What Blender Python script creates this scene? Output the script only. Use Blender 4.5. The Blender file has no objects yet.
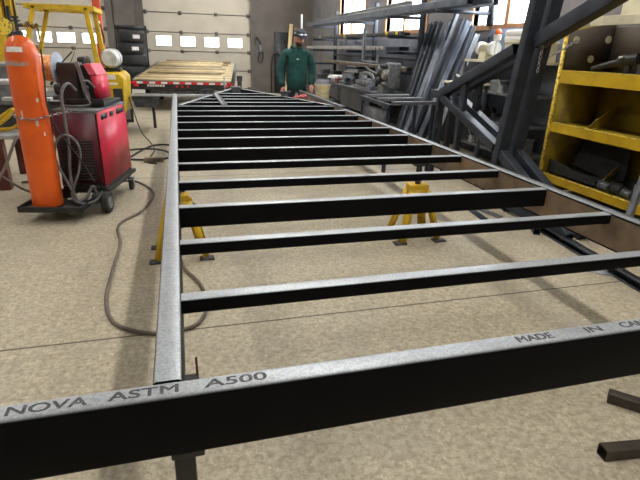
import bpy, bmesh, math, random
from mathutils import Vector, Matrix
random.seed(7)
scene = bpy.context.scene
col = scene.collection
PI = math.pi

# ------------------------------------------------------------------ materials
MATS = {}
def mat(name, c1, c2=None, rough=0.5, metal=0.0, scale=8.0, bump=0.0, spec=0.5, rvar=0.08, detail=6, edge=(0.4, 0.65), coat=0.0):
    if name in MATS: return MATS[name]
    c2 = c2 or tuple(x*0.8 for x in c1)
    m = bpy.data.materials.new(name); m.use_nodes = True
    nt = m.node_tree; N = nt.nodes; L = nt.links
    b = N['Principled BSDF']
    tc = N.new('ShaderNodeTexCoord')
    nz = N.new('ShaderNodeTexNoise'); nz.inputs['Scale'].default_value = scale; nz.inputs['Detail'].default_value = detail
    L.new(tc.outputs['Object'], nz.inputs['Vector'])
    mr = N.new('ShaderNodeMapRange'); mr.inputs[1].default_value = edge[0]; mr.inputs[2].default_value = edge[1]
    L.new(nz.outputs['Fac'], mr.inputs[0])
    mx = N.new('ShaderNodeMix'); mx.data_type = 'RGBA'
    mx.inputs[6].default_value = (*c1, 1); mx.inputs[7].default_value = (*c2, 1)
    L.new(mr.outputs[0], mx.inputs[0]); L.new(mx.outputs[2], b.inputs['Base Color'])
    r2 = N.new('ShaderNodeMapRange'); r2.inputs[3].default_value = max(0.02, rough-rvar); r2.inputs[4].default_value = min(1, rough+rvar)
    L.new(nz.outputs['Fac'], r2.inputs[0]); L.new(r2.outputs[0], b.inputs['Roughness'])
    b.inputs['Metallic'].default_value = metal
    b.inputs['Specular IOR Level'].default_value = spec
    b.inputs['Coat Weight'].default_value = coat
    if bump:
        n2 = N.new('ShaderNodeTexNoise'); n2.inputs['Scale'].default_value = scale*6; n2.inputs['Detail'].default_value = 4
        L.new(tc.outputs['Object'], n2.inputs['Vector'])
        bp = N.new('ShaderNodeBump'); bp.inputs['Strength'].default_value = bump; bp.inputs['Distance'].default_value = 0.01
        L.new(n2.outputs['Fac'], bp.inputs['Height']); L.new(bp.outputs[0], b.inputs['Normal'])
    MATS[name] = m; return m

def emis(name, c, s):
    m = bpy.data.materials.new(name); m.use_nodes = True
    b = m.node_tree.nodes['Principled BSDF']
    b.inputs['Base Color'].default_value = (*c, 1); b.inputs['Emission Color'].default_value = (*c, 1); b.inputs['Emission Strength'].default_value = s
    return m

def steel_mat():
    """mill-scale tube; light on upward faces and shade on sides painted into the colour"""
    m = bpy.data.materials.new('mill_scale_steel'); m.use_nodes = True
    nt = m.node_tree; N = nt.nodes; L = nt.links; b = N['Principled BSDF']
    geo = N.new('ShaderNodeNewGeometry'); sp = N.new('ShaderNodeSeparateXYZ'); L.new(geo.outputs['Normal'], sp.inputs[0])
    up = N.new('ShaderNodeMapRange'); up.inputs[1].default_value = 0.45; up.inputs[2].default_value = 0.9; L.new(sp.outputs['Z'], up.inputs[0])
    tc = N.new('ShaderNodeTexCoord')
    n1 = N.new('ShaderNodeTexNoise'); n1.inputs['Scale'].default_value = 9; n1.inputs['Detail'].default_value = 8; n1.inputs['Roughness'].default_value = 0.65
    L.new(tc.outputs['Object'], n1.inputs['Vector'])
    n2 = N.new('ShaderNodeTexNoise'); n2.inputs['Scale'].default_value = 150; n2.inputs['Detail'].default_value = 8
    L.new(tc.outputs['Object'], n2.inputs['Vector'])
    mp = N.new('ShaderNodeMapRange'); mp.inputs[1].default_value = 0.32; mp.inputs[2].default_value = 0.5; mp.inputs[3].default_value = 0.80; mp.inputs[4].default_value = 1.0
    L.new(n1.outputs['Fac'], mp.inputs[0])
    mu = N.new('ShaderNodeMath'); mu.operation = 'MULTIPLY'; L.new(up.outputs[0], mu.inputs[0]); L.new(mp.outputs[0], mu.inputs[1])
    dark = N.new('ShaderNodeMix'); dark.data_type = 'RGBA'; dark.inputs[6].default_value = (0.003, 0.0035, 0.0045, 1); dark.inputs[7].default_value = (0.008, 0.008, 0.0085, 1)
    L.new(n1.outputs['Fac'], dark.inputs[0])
    lit_top = N.new('ShaderNodeMix'); lit_top.data_type = 'RGBA'; lit_top.inputs[6].default_value = (0.29, 0.315, 0.345, 1); lit_top.inputs[7].default_value = (0.42, 0.445, 0.47, 1)  # pale colour standing for overhead light on the upward faces
    r = N.new('ShaderNodeMapRange'); r.inputs[1].default_value = 0.35; r.inputs[2].default_value = 0.6; L.new(n2.outputs['Fac'], r.inputs[0]); L.new(r.outputs[0], lit_top.inputs[0])
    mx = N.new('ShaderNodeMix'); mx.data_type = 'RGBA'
    L.new(mu.outputs[0], mx.inputs[0]); L.new(dark.outputs[2], mx.inputs[6]); L.new(lit_top.outputs[2], mx.inputs[7]); L.new(mx.outputs[2], b.inputs['Base Color'])
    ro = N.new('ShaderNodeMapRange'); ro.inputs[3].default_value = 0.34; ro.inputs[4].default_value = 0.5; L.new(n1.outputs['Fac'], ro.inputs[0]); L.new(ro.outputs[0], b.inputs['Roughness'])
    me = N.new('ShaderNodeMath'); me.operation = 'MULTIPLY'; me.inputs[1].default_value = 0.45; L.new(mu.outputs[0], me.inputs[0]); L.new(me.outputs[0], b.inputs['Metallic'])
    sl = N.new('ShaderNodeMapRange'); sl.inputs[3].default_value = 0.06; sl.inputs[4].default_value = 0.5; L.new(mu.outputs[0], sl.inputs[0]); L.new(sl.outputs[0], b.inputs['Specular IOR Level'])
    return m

def floor_mat():
    m = bpy.data.materials.new('worn_concrete'); m.use_nodes = True
    nt = m.node_tree; N = nt.nodes; L = nt.links; b = N['Principled BSDF']
    tc = N.new('ShaderNodeTexCoord')
    def noise(s, d=8, ro=0.6, vec=None):
        n = N.new('ShaderNodeTexNoise'); n.inputs['Scale'].default_value = s; n.inputs['Detail'].default_value = d; n.inputs['Roughness'].default_value = ro
        L.new(vec or tc.outputs['Object'], n.inputs['Vector']); return n.outputs['Fac']
    def ramp(f, a, c, lo=0., hi=1.):
        r = N.new('ShaderNodeMapRange'); r.inputs[1].default_value = a; r.inputs[2].default_value = c; r.inputs[3].default_value = lo; r.inputs[4].default_value = hi
        L.new(f, r.inputs[0]); return r.outputs[0]
    def mix(f, A, B, mode='MIX'):
        x = N.new('ShaderNodeMix'); x.data_type = 'RGBA'; x.blend_type = mode
        if f is not None:
            if isinstance(f, float): x.inputs[0].default_value = f
            else: L.new(f, x.inputs[0])
        for i, c in ((6, A), (7, B)):
            if isinstance(c, tuple): x.inputs[i].default_value = (*c, 1)
            else: L.new(c, x.inputs[i])
        return x.outputs[2]
    base = mix(ramp(noise(0.7), 0.35, 0.65), (0.52, 0.46, 0.335), (0.44, 0.39, 0.29))
    base = mix(ramp(noise(13, 12, 0.75), 0.40, 0.66), base, (0.36, 0.315, 0.235))
    mp = N.new('ShaderNodeMapping'); mp.inputs['Scale'].default_value = (6, 3.4, 1); mp.inputs['Rotation'].default_value = (0, 0, 0.9); L.new(tc.outputs['Object'], mp.inputs[0])
    base = mix(ramp(noise(6.5, 12, 0.8, mp.outputs[0]), 0.54, 0.62, 0, 0.75), base, (0.70, 0.62, 0.47))
    base = mix(ramp(noise(38, 10, 0.8), 0.45, 0.60, 0, 0.9), base, (0.24, 0.20, 0.14))
    base = mix(ramp(noise(1.7, 5, 0.6), 0.54, 0.70, 0, 0.7), base, (0.30, 0.27, 0.22))
    # grime: oily wear around the machines
    base = mix(ramp(noise(95, 3, 0.5), 0.70, 0.74, 0, 0.7), base, (0.07, 0.06, 0.05))
    # hairline cracks and sawn joints
    v = N.new('ShaderNodeTexVoronoi'); v.feature = 'DISTANCE_TO_EDGE'; v.inputs['Scale'].default_value = 0.42
    dn = N.new('ShaderNodeTexNoise'); dn.inputs['Scale'].default_value = 2.5; dn.inputs['Detail'].default_value = 6; L.new(tc.outputs['Object'], dn.inputs['Vector'])
    ad = N.new('ShaderNodeVectorMath'); ad.operation = 'MULTIPLY_ADD'; L.new(dn.outputs['Color'], ad.inputs[0]); ad.inputs[1].default_value = (.5, .5, .5); L.new(tc.outputs['Object'], ad.inputs[2])
    L.new(ad.outputs[0], v.inputs['Vector'])
    base = mix(ramp(v.outputs['Distance'], 0.0, 0.003, 0.10, 0), base, (0.08, 0.065, 0.05))
    sx = N.new('ShaderNodeSeparateXYZ'); L.new(tc.outputs['Object'], sx.inputs[0])
    def joint(axis, off, per):
        a = N.new('ShaderNodeMath'); a.operation = 'ADD'; a.inputs[1].default_value = -off + per/2 + 50*per; L.new(sx.outputs[axis], a.inputs[0])
        q = N.new('ShaderNodeMath'); q.operation = 'MODULO'; q.inputs[1].default_value = per; L.new(a.outputs[0], q.inputs[0])
        s = N.new('ShaderNodeMath'); s.operation = 'SUBTRACT'; s.inputs[1].default_value = per/2; L.new(q.outputs[0], s.inputs[0])
        t = N.new('ShaderNodeMath'); t.operation = 'ABSOLUTE'; L.new(s.outputs[0], t.inputs[0])
        return ramp(t.outputs[0], 0.004, 0.009, 0.95, 0)
    base = mix(joint('Y', 2.37, 3.4), base, (0.07, 0.055, 0.04))
    base = mix(joint('X', -3.6, 20.0), base, (0.07, 0.055, 0.04))
    L.new(base, b.inputs['Base Color'])
    L.new(ramp(noise(5), 0.3, 0.7, 0.42, 0.68), b.inputs['Roughness'])
    bp = N.new('ShaderNodeBump'); bp.inputs['Strength'].default_value = 0.15; bp.inputs['Distance'].default_value = 0.01
    L.new(noise(45), bp.inputs['Height']); L.new(bp.outputs[0], b.inputs['Normal'])
    b.inputs['Specular IOR Level'].default_value = 0.4
    return m

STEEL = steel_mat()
FLOOR = floor_mat()
BROWNST = mat('brown_scale_with_reflection', (0.24, 0.165, 0.105), (0.10, 0.075, 0.055), 0.5, 0.2, 5, 0.1)  # brown scale brightened with the floor's tan reflection, for the rail web
BLUEST = mat('blue_grey_steel', (0.014, 0.019, 0.030), (0.030, 0.038, 0.054), 0.5, 0.15, 7, 0.05)
GREYST = mat('grey_steel', (0.14, 0.15, 0.165), (0.22, 0.235, 0.25), 0.42, 0.5, 9, 0.05)
PALEST = mat('pale_galvanised_steel', (0.42, 0.43, 0.44), (0.55, 0.56, 0.56), 0.4, 0.5, 9)
BLACK = mat('black_paint', (0.012, 0.012, 0.013), (0.025, 0.025, 0.026), 0.45, 0, 10)
RUBBER = mat('black_rubber', (0.014, 0.014, 0.015), (0.028, 0.028, 0.028), 0.7, 0, 14, 0.2)
INK = mat('black_stencil_ink', (0.03, 0.03, 0.035), (0.10, 0.10, 0.11), 0.7, 0, 120)
YEL = mat('yellow_paint', (0.62, 0.40, 0.012), (0.48, 0.30, 0.012), 0.42, 0, 6, 0.05)
YELD = mat('worn_yellow_paint', (0.42, 0.30, 0.02), (0.22, 0.155, 0.03), 0.5, 0, 5, 0.1, edge=(0.45, 0.7))
YELEDGE = mat('chipped_yellow_edge', (0.78, 0.56, 0.05), (0.25, 0.17, 0.05), 0.5, 0, 30, 0.1, edge=(0.5, 0.62))
ORANGE = mat('orange_cylinder_paint', (0.80, 0.125, 0.008), (0.66, 0.09, 0.008), 0.38, 0, 4, 0.02, coat=0.1)
REDPAINT = mat('magenta_red_paint', (0.62, 0.022, 0.06), (0.50, 0.018, 0.045), 0.4, 0, 5, 0.02)
PINK = mat('faded_pink_red_paint', (0.75, 0.13, 0.19), (0.65, 0.07, 0.12), 0.4, 0, 14)
DKRED = mat('dark_red_with_shade', (0.10, 0.006, 0.018), (0.06, 0.005, 0.012), 0.45, 0, 5)  # dark front panel, deepened by painting in the shade on this side
CREAM = mat('cream_door_panel', (0.56, 0.51, 0.42), (0.50, 0.455, 0.375), 0.55, 0, 2, 0.03)
DOORSEAM = mat('door_seam', (0.16, 0.14, 0.12), (0.10, 0.09, 0.08), 0.6, 0, 6)
WALLBR = mat('taupe_wall_panel', (0.155, 0.135, 0.12), (0.12, 0.105, 0.095), 0.7, 0, 2, 0.04)
WALLR = mat('grey_side_wall', (0.20, 0.188, 0.19), (0.15, 0.145, 0.15), 0.75, 0, 2, 0.04)
WALLW = mat('off_white_wall', (0.42, 0.40, 0.37), (0.36, 0.34, 0.31), 0.75, 0, 2, 0.04)
CEIL = mat('white_ceiling_sheet', (0.55, 0.55, 0.54), (0.48, 0.48, 0.47), 0.7, 0, 2)
WOOD = mat('pine_board', (0.78, 0.64, 0.38), (0.60, 0.47, 0.25), 0.6, 0, 5, 0.1)
WOODD = mat('orange_wood_trim', (0.45, 0.24, 0.11), (0.34, 0.17, 0.08), 0.6, 0, 5, 0.1)
COPPER = mat('copper_wire', (0.72, 0.30, 0.12), (0.45, 0.16, 0.06), 0.3, 0.85, 40, 0.2)
GREEN = mat('dark_green_fleece', (0.008, 0.062, 0.052), (0.005, 0.042, 0.040), 0.9, 0, 12, 0.3)
NAVY = mat('navy_cloth', (0.012, 0.016, 0.035), (0.008, 0.010, 0.02), 0.9, 0, 14, 0.2)
SKIN = mat('skin', (0.50, 0.26, 0.18), (0.42, 0.20, 0.14), 0.55, 0, 9)
HAIR = mat('dark_hair', (0.02, 0.014, 0.01), (0.035, 0.022, 0.015), 0.7, 0, 60, 0.4)
BOOT = mat('boot_leather', (0.05, 0.03, 0.02), (0.03, 0.02, 0.015), 0.6, 0, 10)
WHITE = mat('white_plastic', (0.75, 0.75, 0.74), (0.66, 0.66, 0.65), 0.45, 0, 8)
LABEL = mat('white_label', (0.72, 0.70, 0.68), (0.55, 0.5, 0.48), 0.6, 0, 30)
TANKW = mat('worn_white_tank_paint', (0.62, 0.62, 0.60), (0.40, 0.40, 0.38), 0.4, 0.1, 8)
REDR = mat('red_reflective_tape', (0.70, 0.02, 0.03), (0.6, 0.02, 0.03), 0.35, 0, 10)
REDGL = mat('red_glove_cloth', (0.5, 0.06, 0.07), (0.6, 0.2, 0.2), 0.85, 0, 30)
HOSE = mat('grey_brown_hose_rubber', (0.095, 0.075, 0.058), (0.16, 0.125, 0.095), 0.6, 0, 12)
CHROME = mat('chain_steel', (0.35, 0.34, 0.33), (0.2, 0.18, 0.16), 0.35, 0.8, 30)
BRASS = mat('brass', (0.45, 0.32, 0.12), (0.3, 0.2, 0.08), 0.35, 0.9, 30)
CLOUD = mat('cloudy_yellowed_plastic', (0.72, 0.66, 0.50), (0.70, 0.55, 0.25), 0.5, 0, 9)
BRPANEL = mat('dark_brown_back_panel', (0.075, 0.058, 0.045), (0.11, 0.085, 0.06), 0.6, 0, 3)
CREAMP = mat('cream_paint', (0.62, 0.58, 0.42), (0.5, 0.45, 0.32), 0.5, 0, 6)
DKGREY = mat('dark_grey_casting', (0.035, 0.037, 0.04), (0.075, 0.078, 0.085), 0.5, 0.3, 14, 0.3)
MIDGREY = mat('machine_grey', (0.18, 0.19, 0.20), (0.11, 0.115, 0.12), 0.5, 0.1, 14, 0.2)
BLUEGREY = mat('blue_grey_board', (0.16, 0.19, 0.25), (0.11, 0.13, 0.18), 0.7, 0, 3)
RUSTRED = mat('rust_red_paint', (0.13, 0.03, 0.02), (0.08, 0.02, 0.015), 0.5, 0, 9)
PRIMER = mat('orange_primer', (0.62, 0.08, 0.03), (0.5, 0.06, 0.025), 0.55, 0, 4)
ORBALL = mat('orange_plastic', (0.85, 0.16, 0.02), (0.8, 0.13, 0.02), 0.4)
LAMPE = emis('lamp_diffuser', (1.0, 0.965, 0.90), 10.5)

def glass_mat():
    m = bpy.data.materials.new('window_glass'); m.use_nodes = True
    nt = m.node_tree; N = nt.nodes; L = nt.links
    N.remove(N['Principled BSDF']); o = N['Material Output']
    t = N.new('ShaderNodeBsdfTransparent'); g = N.new('ShaderNodeBsdfGlossy'); g.inputs['Roughness'].default_value = 0.05
    mx = N.new('ShaderNodeMixShader'); mx.inputs[0].default_value = 0.06
    L.new(t.outputs[0], mx.inputs[1]); L.new(g.outputs[0], mx.inputs[2]); L.new(mx.outputs[0], o.inputs[0])
    return m
GLASS = glass_mat()

# ------------------------------------------------------------------ mesh helpers
def box(bm, c, s, rot=None):
    """box centred at c with full sizes s, optional Matrix rotation about its centre"""
    vs = []
    for dx in (-.5, .5):
        for dy in (-.5, .5):
            for dz in (-.5, .5):
                v = Vector((dx*s[0], dy*s[1], dz*s[2]))
                if rot is not None: v = rot @ v
                vs.append(bm.verts.new(v + Vector(c)))
    for f in ((0,1,3,2), (4,6,7,5), (0,4,5,1), (2,3,7,6), (0,2,6,4), (1,5,7,3)):
        bm.faces.new([vs[i] for i in f])
def bx(bm, x0, x1, y0, y1, z0, z1): box(bm, ((x0+x1)/2, (y0+y1)/2, (z0+z1)/2), (x1-x0, y1-y0, z1-z0))
def RZ(a): return Matrix.Rotation(a, 3, 'Z')
def rr(w, h, r=0.008, n=3):
    """rounded rectangle profile"""
    out = []
    for (sx, sy, a0) in ((1, 1, 0), (-1, 1, 90), (-1, -1, 180), (1, -1, 270)):
        for k in range(n+1):
            a = math.radians(a0 + 90*k/n)
            out.append((sx*(w/2-r) + r*math.cos(a), sy*(h/2-r) + r*math.sin(a)))
    return out
def ell(w, h, t=0.006): return [(-w/2, -h/2), (w/2, -h/2), (w/2, -h/2+t), (-w/2+t, -h/2+t), (-w/2+t, h/2), (-w/2, h/2)]
def chan(w, h, t=0.007): return [(-w/2, -h/2), (w/2, -h/2), (w/2, -h/2+t), (-w/2+t, -h/2+t), (-w/2+t, h/2-t), (w/2, h/2-t), (w/2, h/2), (-w/2, h/2)]
def ibeam(w, h, t=0.008): return [(-w/2,-h/2),(w/2,-h/2),(w/2,-h/2+t),(t/2,-h/2+t),(t/2,h/2-t),(w/2,h/2-t),(w/2,h/2),(-w/2,h/2),(-w/2,h/2-t),(-t/2,h/2-t),(-t/2,-h/2+t),(-w/2,-h/2+t)]
def sweep(bm, prof, p0, p1, up=(0, 0, 1), inner=None):
    """extrude a 2D profile (right, up) from p0 to p1; inner = hollow profile with the same vertex count"""
    p0 = Vector(p0); p1 = Vector(p1); d = (p1-p0).normalized(); u = Vector(up)
    if d.cross(u).length < 1e-3: u = Vector((0, 1, 0))
    r = d.cross(u).normalized(); u = r.cross(d)
    def ring(p, pr): return [bm.verts.new(p + r*a + u*b) for a, b in pr]
    a, b = ring(p0, prof), ring(p1, prof); n = len(prof)
    for i in range(n): bm.faces.new((a[i], a[(i+1) % n], b[(i+1) % n], b[i]))
    if inner:
        c, e = ring(p0, inner), ring(p1, inner)
        for i in range(n):
            j = (i+1) % n
            bm.faces.new((c[i], e[i], e[j], c[j])); bm.faces.new((a[i], c[i], c[j], a[j])); bm.faces.new((b[i], b[j], e[j], e[i]))
    else:
        bm.faces.new(a[::-1]); bm.faces.new(b)
def hss(bm, w, h, p0, p1, up=(0, 0, 1), t=0.005, r=0.007):
    sweep(bm, rr(w, h, r), p0, p1, up, rr(w-2*t, h-2*t, max(0.002, r-t*.6)))
def rod(bm, p0, p1, r, r2=None, seg=16):
    p0 = Vector(p0); p1 = Vector(p1); d = p1-p0; r2 = r if r2 is None else r2
    q = d.to_track_quat('Z', 'Y')
    A = []; B = []
    for i in range(seg):
        a = 2*PI*i/seg; v = Vector((math.cos(a), math.sin(a), 0))
        A.append(bm.verts.new(p0 + q @ (v*r))); B.append(bm.verts.new(p1 + q @ (v*r2)))
    for i in range(seg): bm.faces.new((A[i], A[(i+1) % seg], B[(i+1) % seg], B[i]))
    bm.faces.new(A[::-1]); bm.faces.new(B)
def lathe(bm, prof, c=(0, 0, 0), axis='Z', seg=28):
    """prof = [(radius, height)...] turned round an axis through c"""
    rings = []; c = Vector(c)
    for (r, h) in prof:
        ring = []
        for i in range(seg):
            a = 2*PI*i/seg
            if axis == 'Z': v = Vector((r*math.cos(a), r*math.sin(a), h))
            elif axis == 'X': v = Vector((h, r*math.cos(a), r*math.sin(a)))
            else: v = Vector((r*math.sin(a), h, r*math.cos(a)))
            ring.append(bm.verts.new(c+v))
        rings.append(ring)
    for k in range(len(rings)-1):
        for i in range(seg): bm.faces.new((rings[k][i], rings[k][(i+1) % seg], rings[k+1][(i+1) % seg], rings[k+1][i]))
    bm.faces.new(rings[0][::-1]); bm.faces.new(rings[-1])
def catmull(pts, n=8):
    P = [Vector(p) for p in pts]; P = [P[0]*2-P[1]] + P + [P[-1]*2-P[-2]]; out = []
    for i in range(1, len(P)-2):
        for k in range(n):
            t = k/n; a, b, c, d = P[i-1:i+3]
            out.append(0.5*((2*b) + (c-a)*t + (2*a-5*b+4*c-d)*t*t + (3*b-a-3*c+d)*t**3))
    out.append(P[-2]); return out
def tube(bm, pts, r, seg=8, n=8):
    P = catmull(pts, n); prev = None; first = None
    for i, p in enumerate(P):
        t = (P[min(i+1, len(P)-1)] - P[max(i-1, 0)])
        if t.length < 1e-6: t = Vector((0, 0, 1))
        q = t.normalized().to_track_quat('Z', 'Y')
        ring = [bm.verts.new(p + q @ Vector((r*math.cos(2*PI*k/seg), r*math.sin(2*PI*k/seg), 0))) for k in range(seg)]
        if prev:
            off = min(range(seg), key=lambda o: sum((ring[(k+o) % seg].co-prev[k].co).length for k in range(0, seg, 2)))
            ring = ring[off:] + ring[:off]
            for k in range(seg): bm.faces.new((prev[k], prev[(k+1) % seg], ring[(k+1) % seg], ring[k]))
        else: first = ring
        prev = ring
    bm.faces.new(first[::-1]); bm.faces.new(prev)
def torus(bm, c, R, r, q=None, seg=16, s2=8, stretch=1.0):
    c = Vector(c); g = []
    for i in range(seg):
        a = 2*PI*i/seg; row = []
        for k in range(s2):
            b = 2*PI*k/s2
            v = Vector(((R+r*math.cos(b))*math.cos(a)*stretch, (R+r*math.cos(b))*math.sin(a), r*math.sin(b)))
            if q is not None: v = q @ v
            row.append(bm.verts.new(c+v))
        g.append(row)
    for i in range(seg):
        for k in range(s2): bm.faces.new((g[i][k], g[(i+1) % seg][k], g[(i+1) % seg][(k+1) % s2], g[i][(k+1) % s2]))
def ball(bm, c, s, seg=20, rings=12, q=None):
    c = Vector(c); top = Vector((0, 0, s[2])); R = []
    T = q or Matrix.Identity(3)
    for j in range(1, rings):
        ph = PI*j/rings
        R.append([bm.verts.new(c + T @ Vector((s[0]*math.sin(ph)*math.cos(2*PI*i/seg), s[1]*math.sin(ph)*math.sin(2*PI*i/seg), s[2]*math.cos(ph)))) for i in range(seg)])
    a = bm.verts.new(c + T @ top); b = bm.verts.new(c - T @ top)
    for i in range(seg):
        bm.faces.new((a, R[0][i], R[0][(i+1) % seg])); bm.faces.new((b, R[-1][(i+1) % seg], R[-1][i]))
    for j in range(len(R)-1):
        for i in range(seg): bm.faces.new((R[j][i], R[j+1][i], R[j+1][(i+1) % seg], R[j][(i+1) % seg]))
def prism(bm, pts, vec):
    """flat polygon pts (3D) thickened by vec"""
    v = Vector(vec); a = [bm.verts.new(Vector(p)) for p in pts]; b = [bm.verts.new(Vector(p)+v) for p in pts]; n = len(pts)
    bm.faces.new(a[::-1]); bm.faces.new(b)
    for i in range(n): bm.faces.new((a[i], a[(i+1) % n], b[(i+1) % n], b[i]))
def chainlinks(bm, pts, R=0.014, r=0.0035, pitch=0.03):
    P = catmull(pts, 12); L = [0]
    for i in range(1, len(P)): L.append(L[-1]+(P[i]-P[i-1]).length)
    n = max(2, int(L[-1]/pitch)); 
    for k in range(n):
        s = (k+.5)/n*L[-1]; i = next(j for j in range(1, len(P)) if L[j] >= s)
        d = (P[i]-P[i-1]).normalized(); p = P[i-1]+d*(s-L[i-1])
        q = d.to_track_quat('X', 'Z').to_matrix() @ Matrix.Rotation(PI/2*(k % 2), 3, 'X')
        torus(bm, p, R*.75, r, q, 10, 6, 1.5)
def nb(): return bmesh.new()

def obj(name, bm, m, parent=None, world=True, bevel=0, smooth=True):
    bmesh.ops.recalc_face_normals(bm, faces=bm.faces[:])
    if parent is not None and world:
        bm.transform(parent_world(parent).inverted())
    me = bpy.data.meshes.new(name); bm.to_mesh(me); bm.free()
    o = bpy.data.objects.new(name, me); col.objects.link(o); me.materials.append(m)
    if parent is not None: o.parent = parent
    for p in me.polygons: p.use_smooth = smooth
    if smooth:
        e = me.attributes.new('sharp_edge', 'BOOLEAN', 'EDGE')
        b2 = bmesh.new(); b2.from_mesh(me); b2.edges.ensure_lookup_table()
        vals = [(len(x.link_faces) != 2 or x.calc_face_angle(0) > 0.6) for x in b2.edges]
        e.data.foreach_set('value', vals); b2.free()
    if bevel:
        mod = o.modifiers.new('edge', 'BEVEL'); mod.width = bevel; mod.segments = 2; mod.limit_method = 'ANGLE'; mod.harden_normals = False
    return o
def parent_world(p):
    M = Matrix.Identity(4)
    while p is not None:
        M = p.matrix_basis @ M; p = p.parent
    return M
def thing(name, label, cat, loc=(0, 0, 0), rz=0, group=None):
    o = bpy.data.objects.new(name, None); col.objects.link(o); o.location = loc; o.rotation_euler = (0, 0, rz)
    o.empty_display_size = 0.1
    o['label'] = label; o['category'] = cat
    if group: o['group'] = group
    return o
def tag(o, label, cat, group=None):
    o['label'] = label; o['category'] = cat
    if group: o['group'] = group
    return o
def struct(o): o['kind'] = 'structure'; return o
def dup(src, loc=None, rz=None, label=None, parent=None):
    c = src.copy(); col.objects.link(c)
    if parent is not None: c.parent = parent
    if loc is not None: c.location = loc
    if rz is not None: c.rotation_euler = (0, 0, rz)
    if label: c['label'] = label
    for ch in list(src.children): dup(ch, parent=c)
    return c
def solo(name, m, loc, fn, label, cat, group=None, bevel=0, rz=0, rot=None):
    """a one-mesh thing authored in local coordinates"""
    bm = nb(); fn(bm); o = obj(name, bm, m, bevel=bevel); o.location = loc; o.rotation_euler = rot or (0, 0, rz)
    return tag(o, label, cat, group)
def panel(bm, axis, pos, thick, u0, u1, z0, z1, holes=()):
    """wall sheet with rectangular openings; axis 'Y': u is X, sheet at Y=pos; axis 'X': u is Y"""
    us = sorted({u0, u1, *[h[0] for h in holes], *[h[1] for h in holes]}); zs = sorted({z0, z1, *[h[2] for h in holes], *[h[3] for h in holes]})
    for j in range(len(zs)-1):
        run = None
        for i in range(len(us)-1):
            cu = (us[i]+us[i+1])/2; cz = (zs[j]+zs[j+1])/2
            hole = any(h[0] < cu < h[1] and h[2] < cz < h[3] for h in holes)
            if not hole: run = us[i] if run is None else run
            if (hole or i == len(us)-2) and run is not None:
                end = us[i] if hole else us[i+1]
                if axis == 'Y': bx(bm, run, end, pos, pos+thick, zs[j], zs[j+1])
                else: bx(bm, pos, pos+thick, run, end, zs[j], zs[j+1])
                run = None
def text_mesh(s, size, m, parent, matrix, sx=1.0, name='lettering', extrude=0.0004):
    cu = bpy.data.curves.new(name, 'FONT'); cu.body = s; cu.size = size; cu.extrude = extrude; cu.offset = 0.0
    to = bpy.data.objects.new(name, cu); col.objects.link(to)
    dg = bpy.context.evaluated_depsgraph_get(); me = bpy.data.meshes.new_from_object(to.evaluated_get(dg))
    bpy.data.objects.remove(to); me.name = name
    b = bmesh.new(); b.from_mesh(me); b.transform(Matrix.Diagonal((sx, 1, 1, 1))); b.transform(matrix)
    return obj(name, b, m, parent, world=True, smooth=False)

# ------------------------------------------------------------------ camera
cam = bpy.data.cameras.new('camera'); co = bpy.data.objects.new('camera', cam); col.objects.link(co)
cam.sensor_width = 36; cam.lens = 489.74/640*36; cam.clip_start = 0.02
p, y, r = map(math.radians, (21.277, -15.943, 1.814))
fw = Vector((-math.sin(y)*math.cos(p), math.cos(y)*math.cos(p), -math.sin(p)))
rt = Vector((math.cos(y), math.sin(y), 0)); up = rt.cross(fw)
R1 = math.cos(r)*rt + math.sin(r)*up; U1 = -math.sin(r)*rt + math.cos(r)*up
M = Matrix((R1, U1, -fw)).transposed().to_4x4(); M.translation = (0.041, 0, 1.424)
co.matrix_world = M; scene.camera = co

# ------------------------------------------------------------------ room
XL, XR, YF, YB, ZC = -5.2, 4.4, -4.0, 17.0, 4.6
b = nb(); bx(b, XL-.2, XR+.2, YF-.2, YB+.2, -.2, 0); struct(obj('floor', b, FLOOR, smooth=False))
b = nb(); bx(b, XL-.2, XR+.2, YF-.2, YB+.2, ZC, ZC+.2); struct(obj('ceiling', b, CEIL, smooth=False))
DR = (-0.84, 2.36, 0.0, 3.3); DL = (-4.9, -1.9, 0.0, 3.3)
b = nb(); panel(b, 'Y', YB, .2, XL, XR, 0, ZC, [DR, DL]); struct(obj('wall_back', b, WALLBR, smooth=False))
WIN = [(11.97, 13.9), (8.77, 10.62), (5.5, 7.2)]
b = nb(); panel(b, 'X', XR, .2, YF, YB+.2, 0, ZC, [(a, c, 1.82, 3.0) for a, c in WIN]); struct(obj('wall_right', b, WALLR, smooth=False))
b = nb(); bx(b, XL-.2, XL, YF, YB+.2, 0, ZC); struct(obj('wall_left', b, WALLW, smooth=False))
b = nb(); bx(b, XL-.2, XR+.2, YF-.2, YF, 0, ZC); struct(obj('wall_front', b, WALLBR, smooth=False))
b = nb()
for x0, x1 in ((-1.9, -1.72), (-1.66, -1.1)): bx(b, x0, x1, YB-.10, YB-.001, 0, ZC)
bx(b, -1.72, -1.66, YB-.05, YB-.001, 0, ZC)
struct(obj('trim_1', b, WALLBR, smooth=False))
b = nb(); bx(b, -1.1, -.88, YB-.14, YB-.001, 0, 1.9); struct(obj('trim_2', b, BLACK, smooth=False))
b = nb(); bx(b, 2.36, 2.42, YB-.06, YB-.001, 0, ZC); bx(b, -.88, -.84, YB-.06, YB-.001, 0, ZC); struct(obj('trim_3', b, DOORSEAM, smooth=False))

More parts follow.
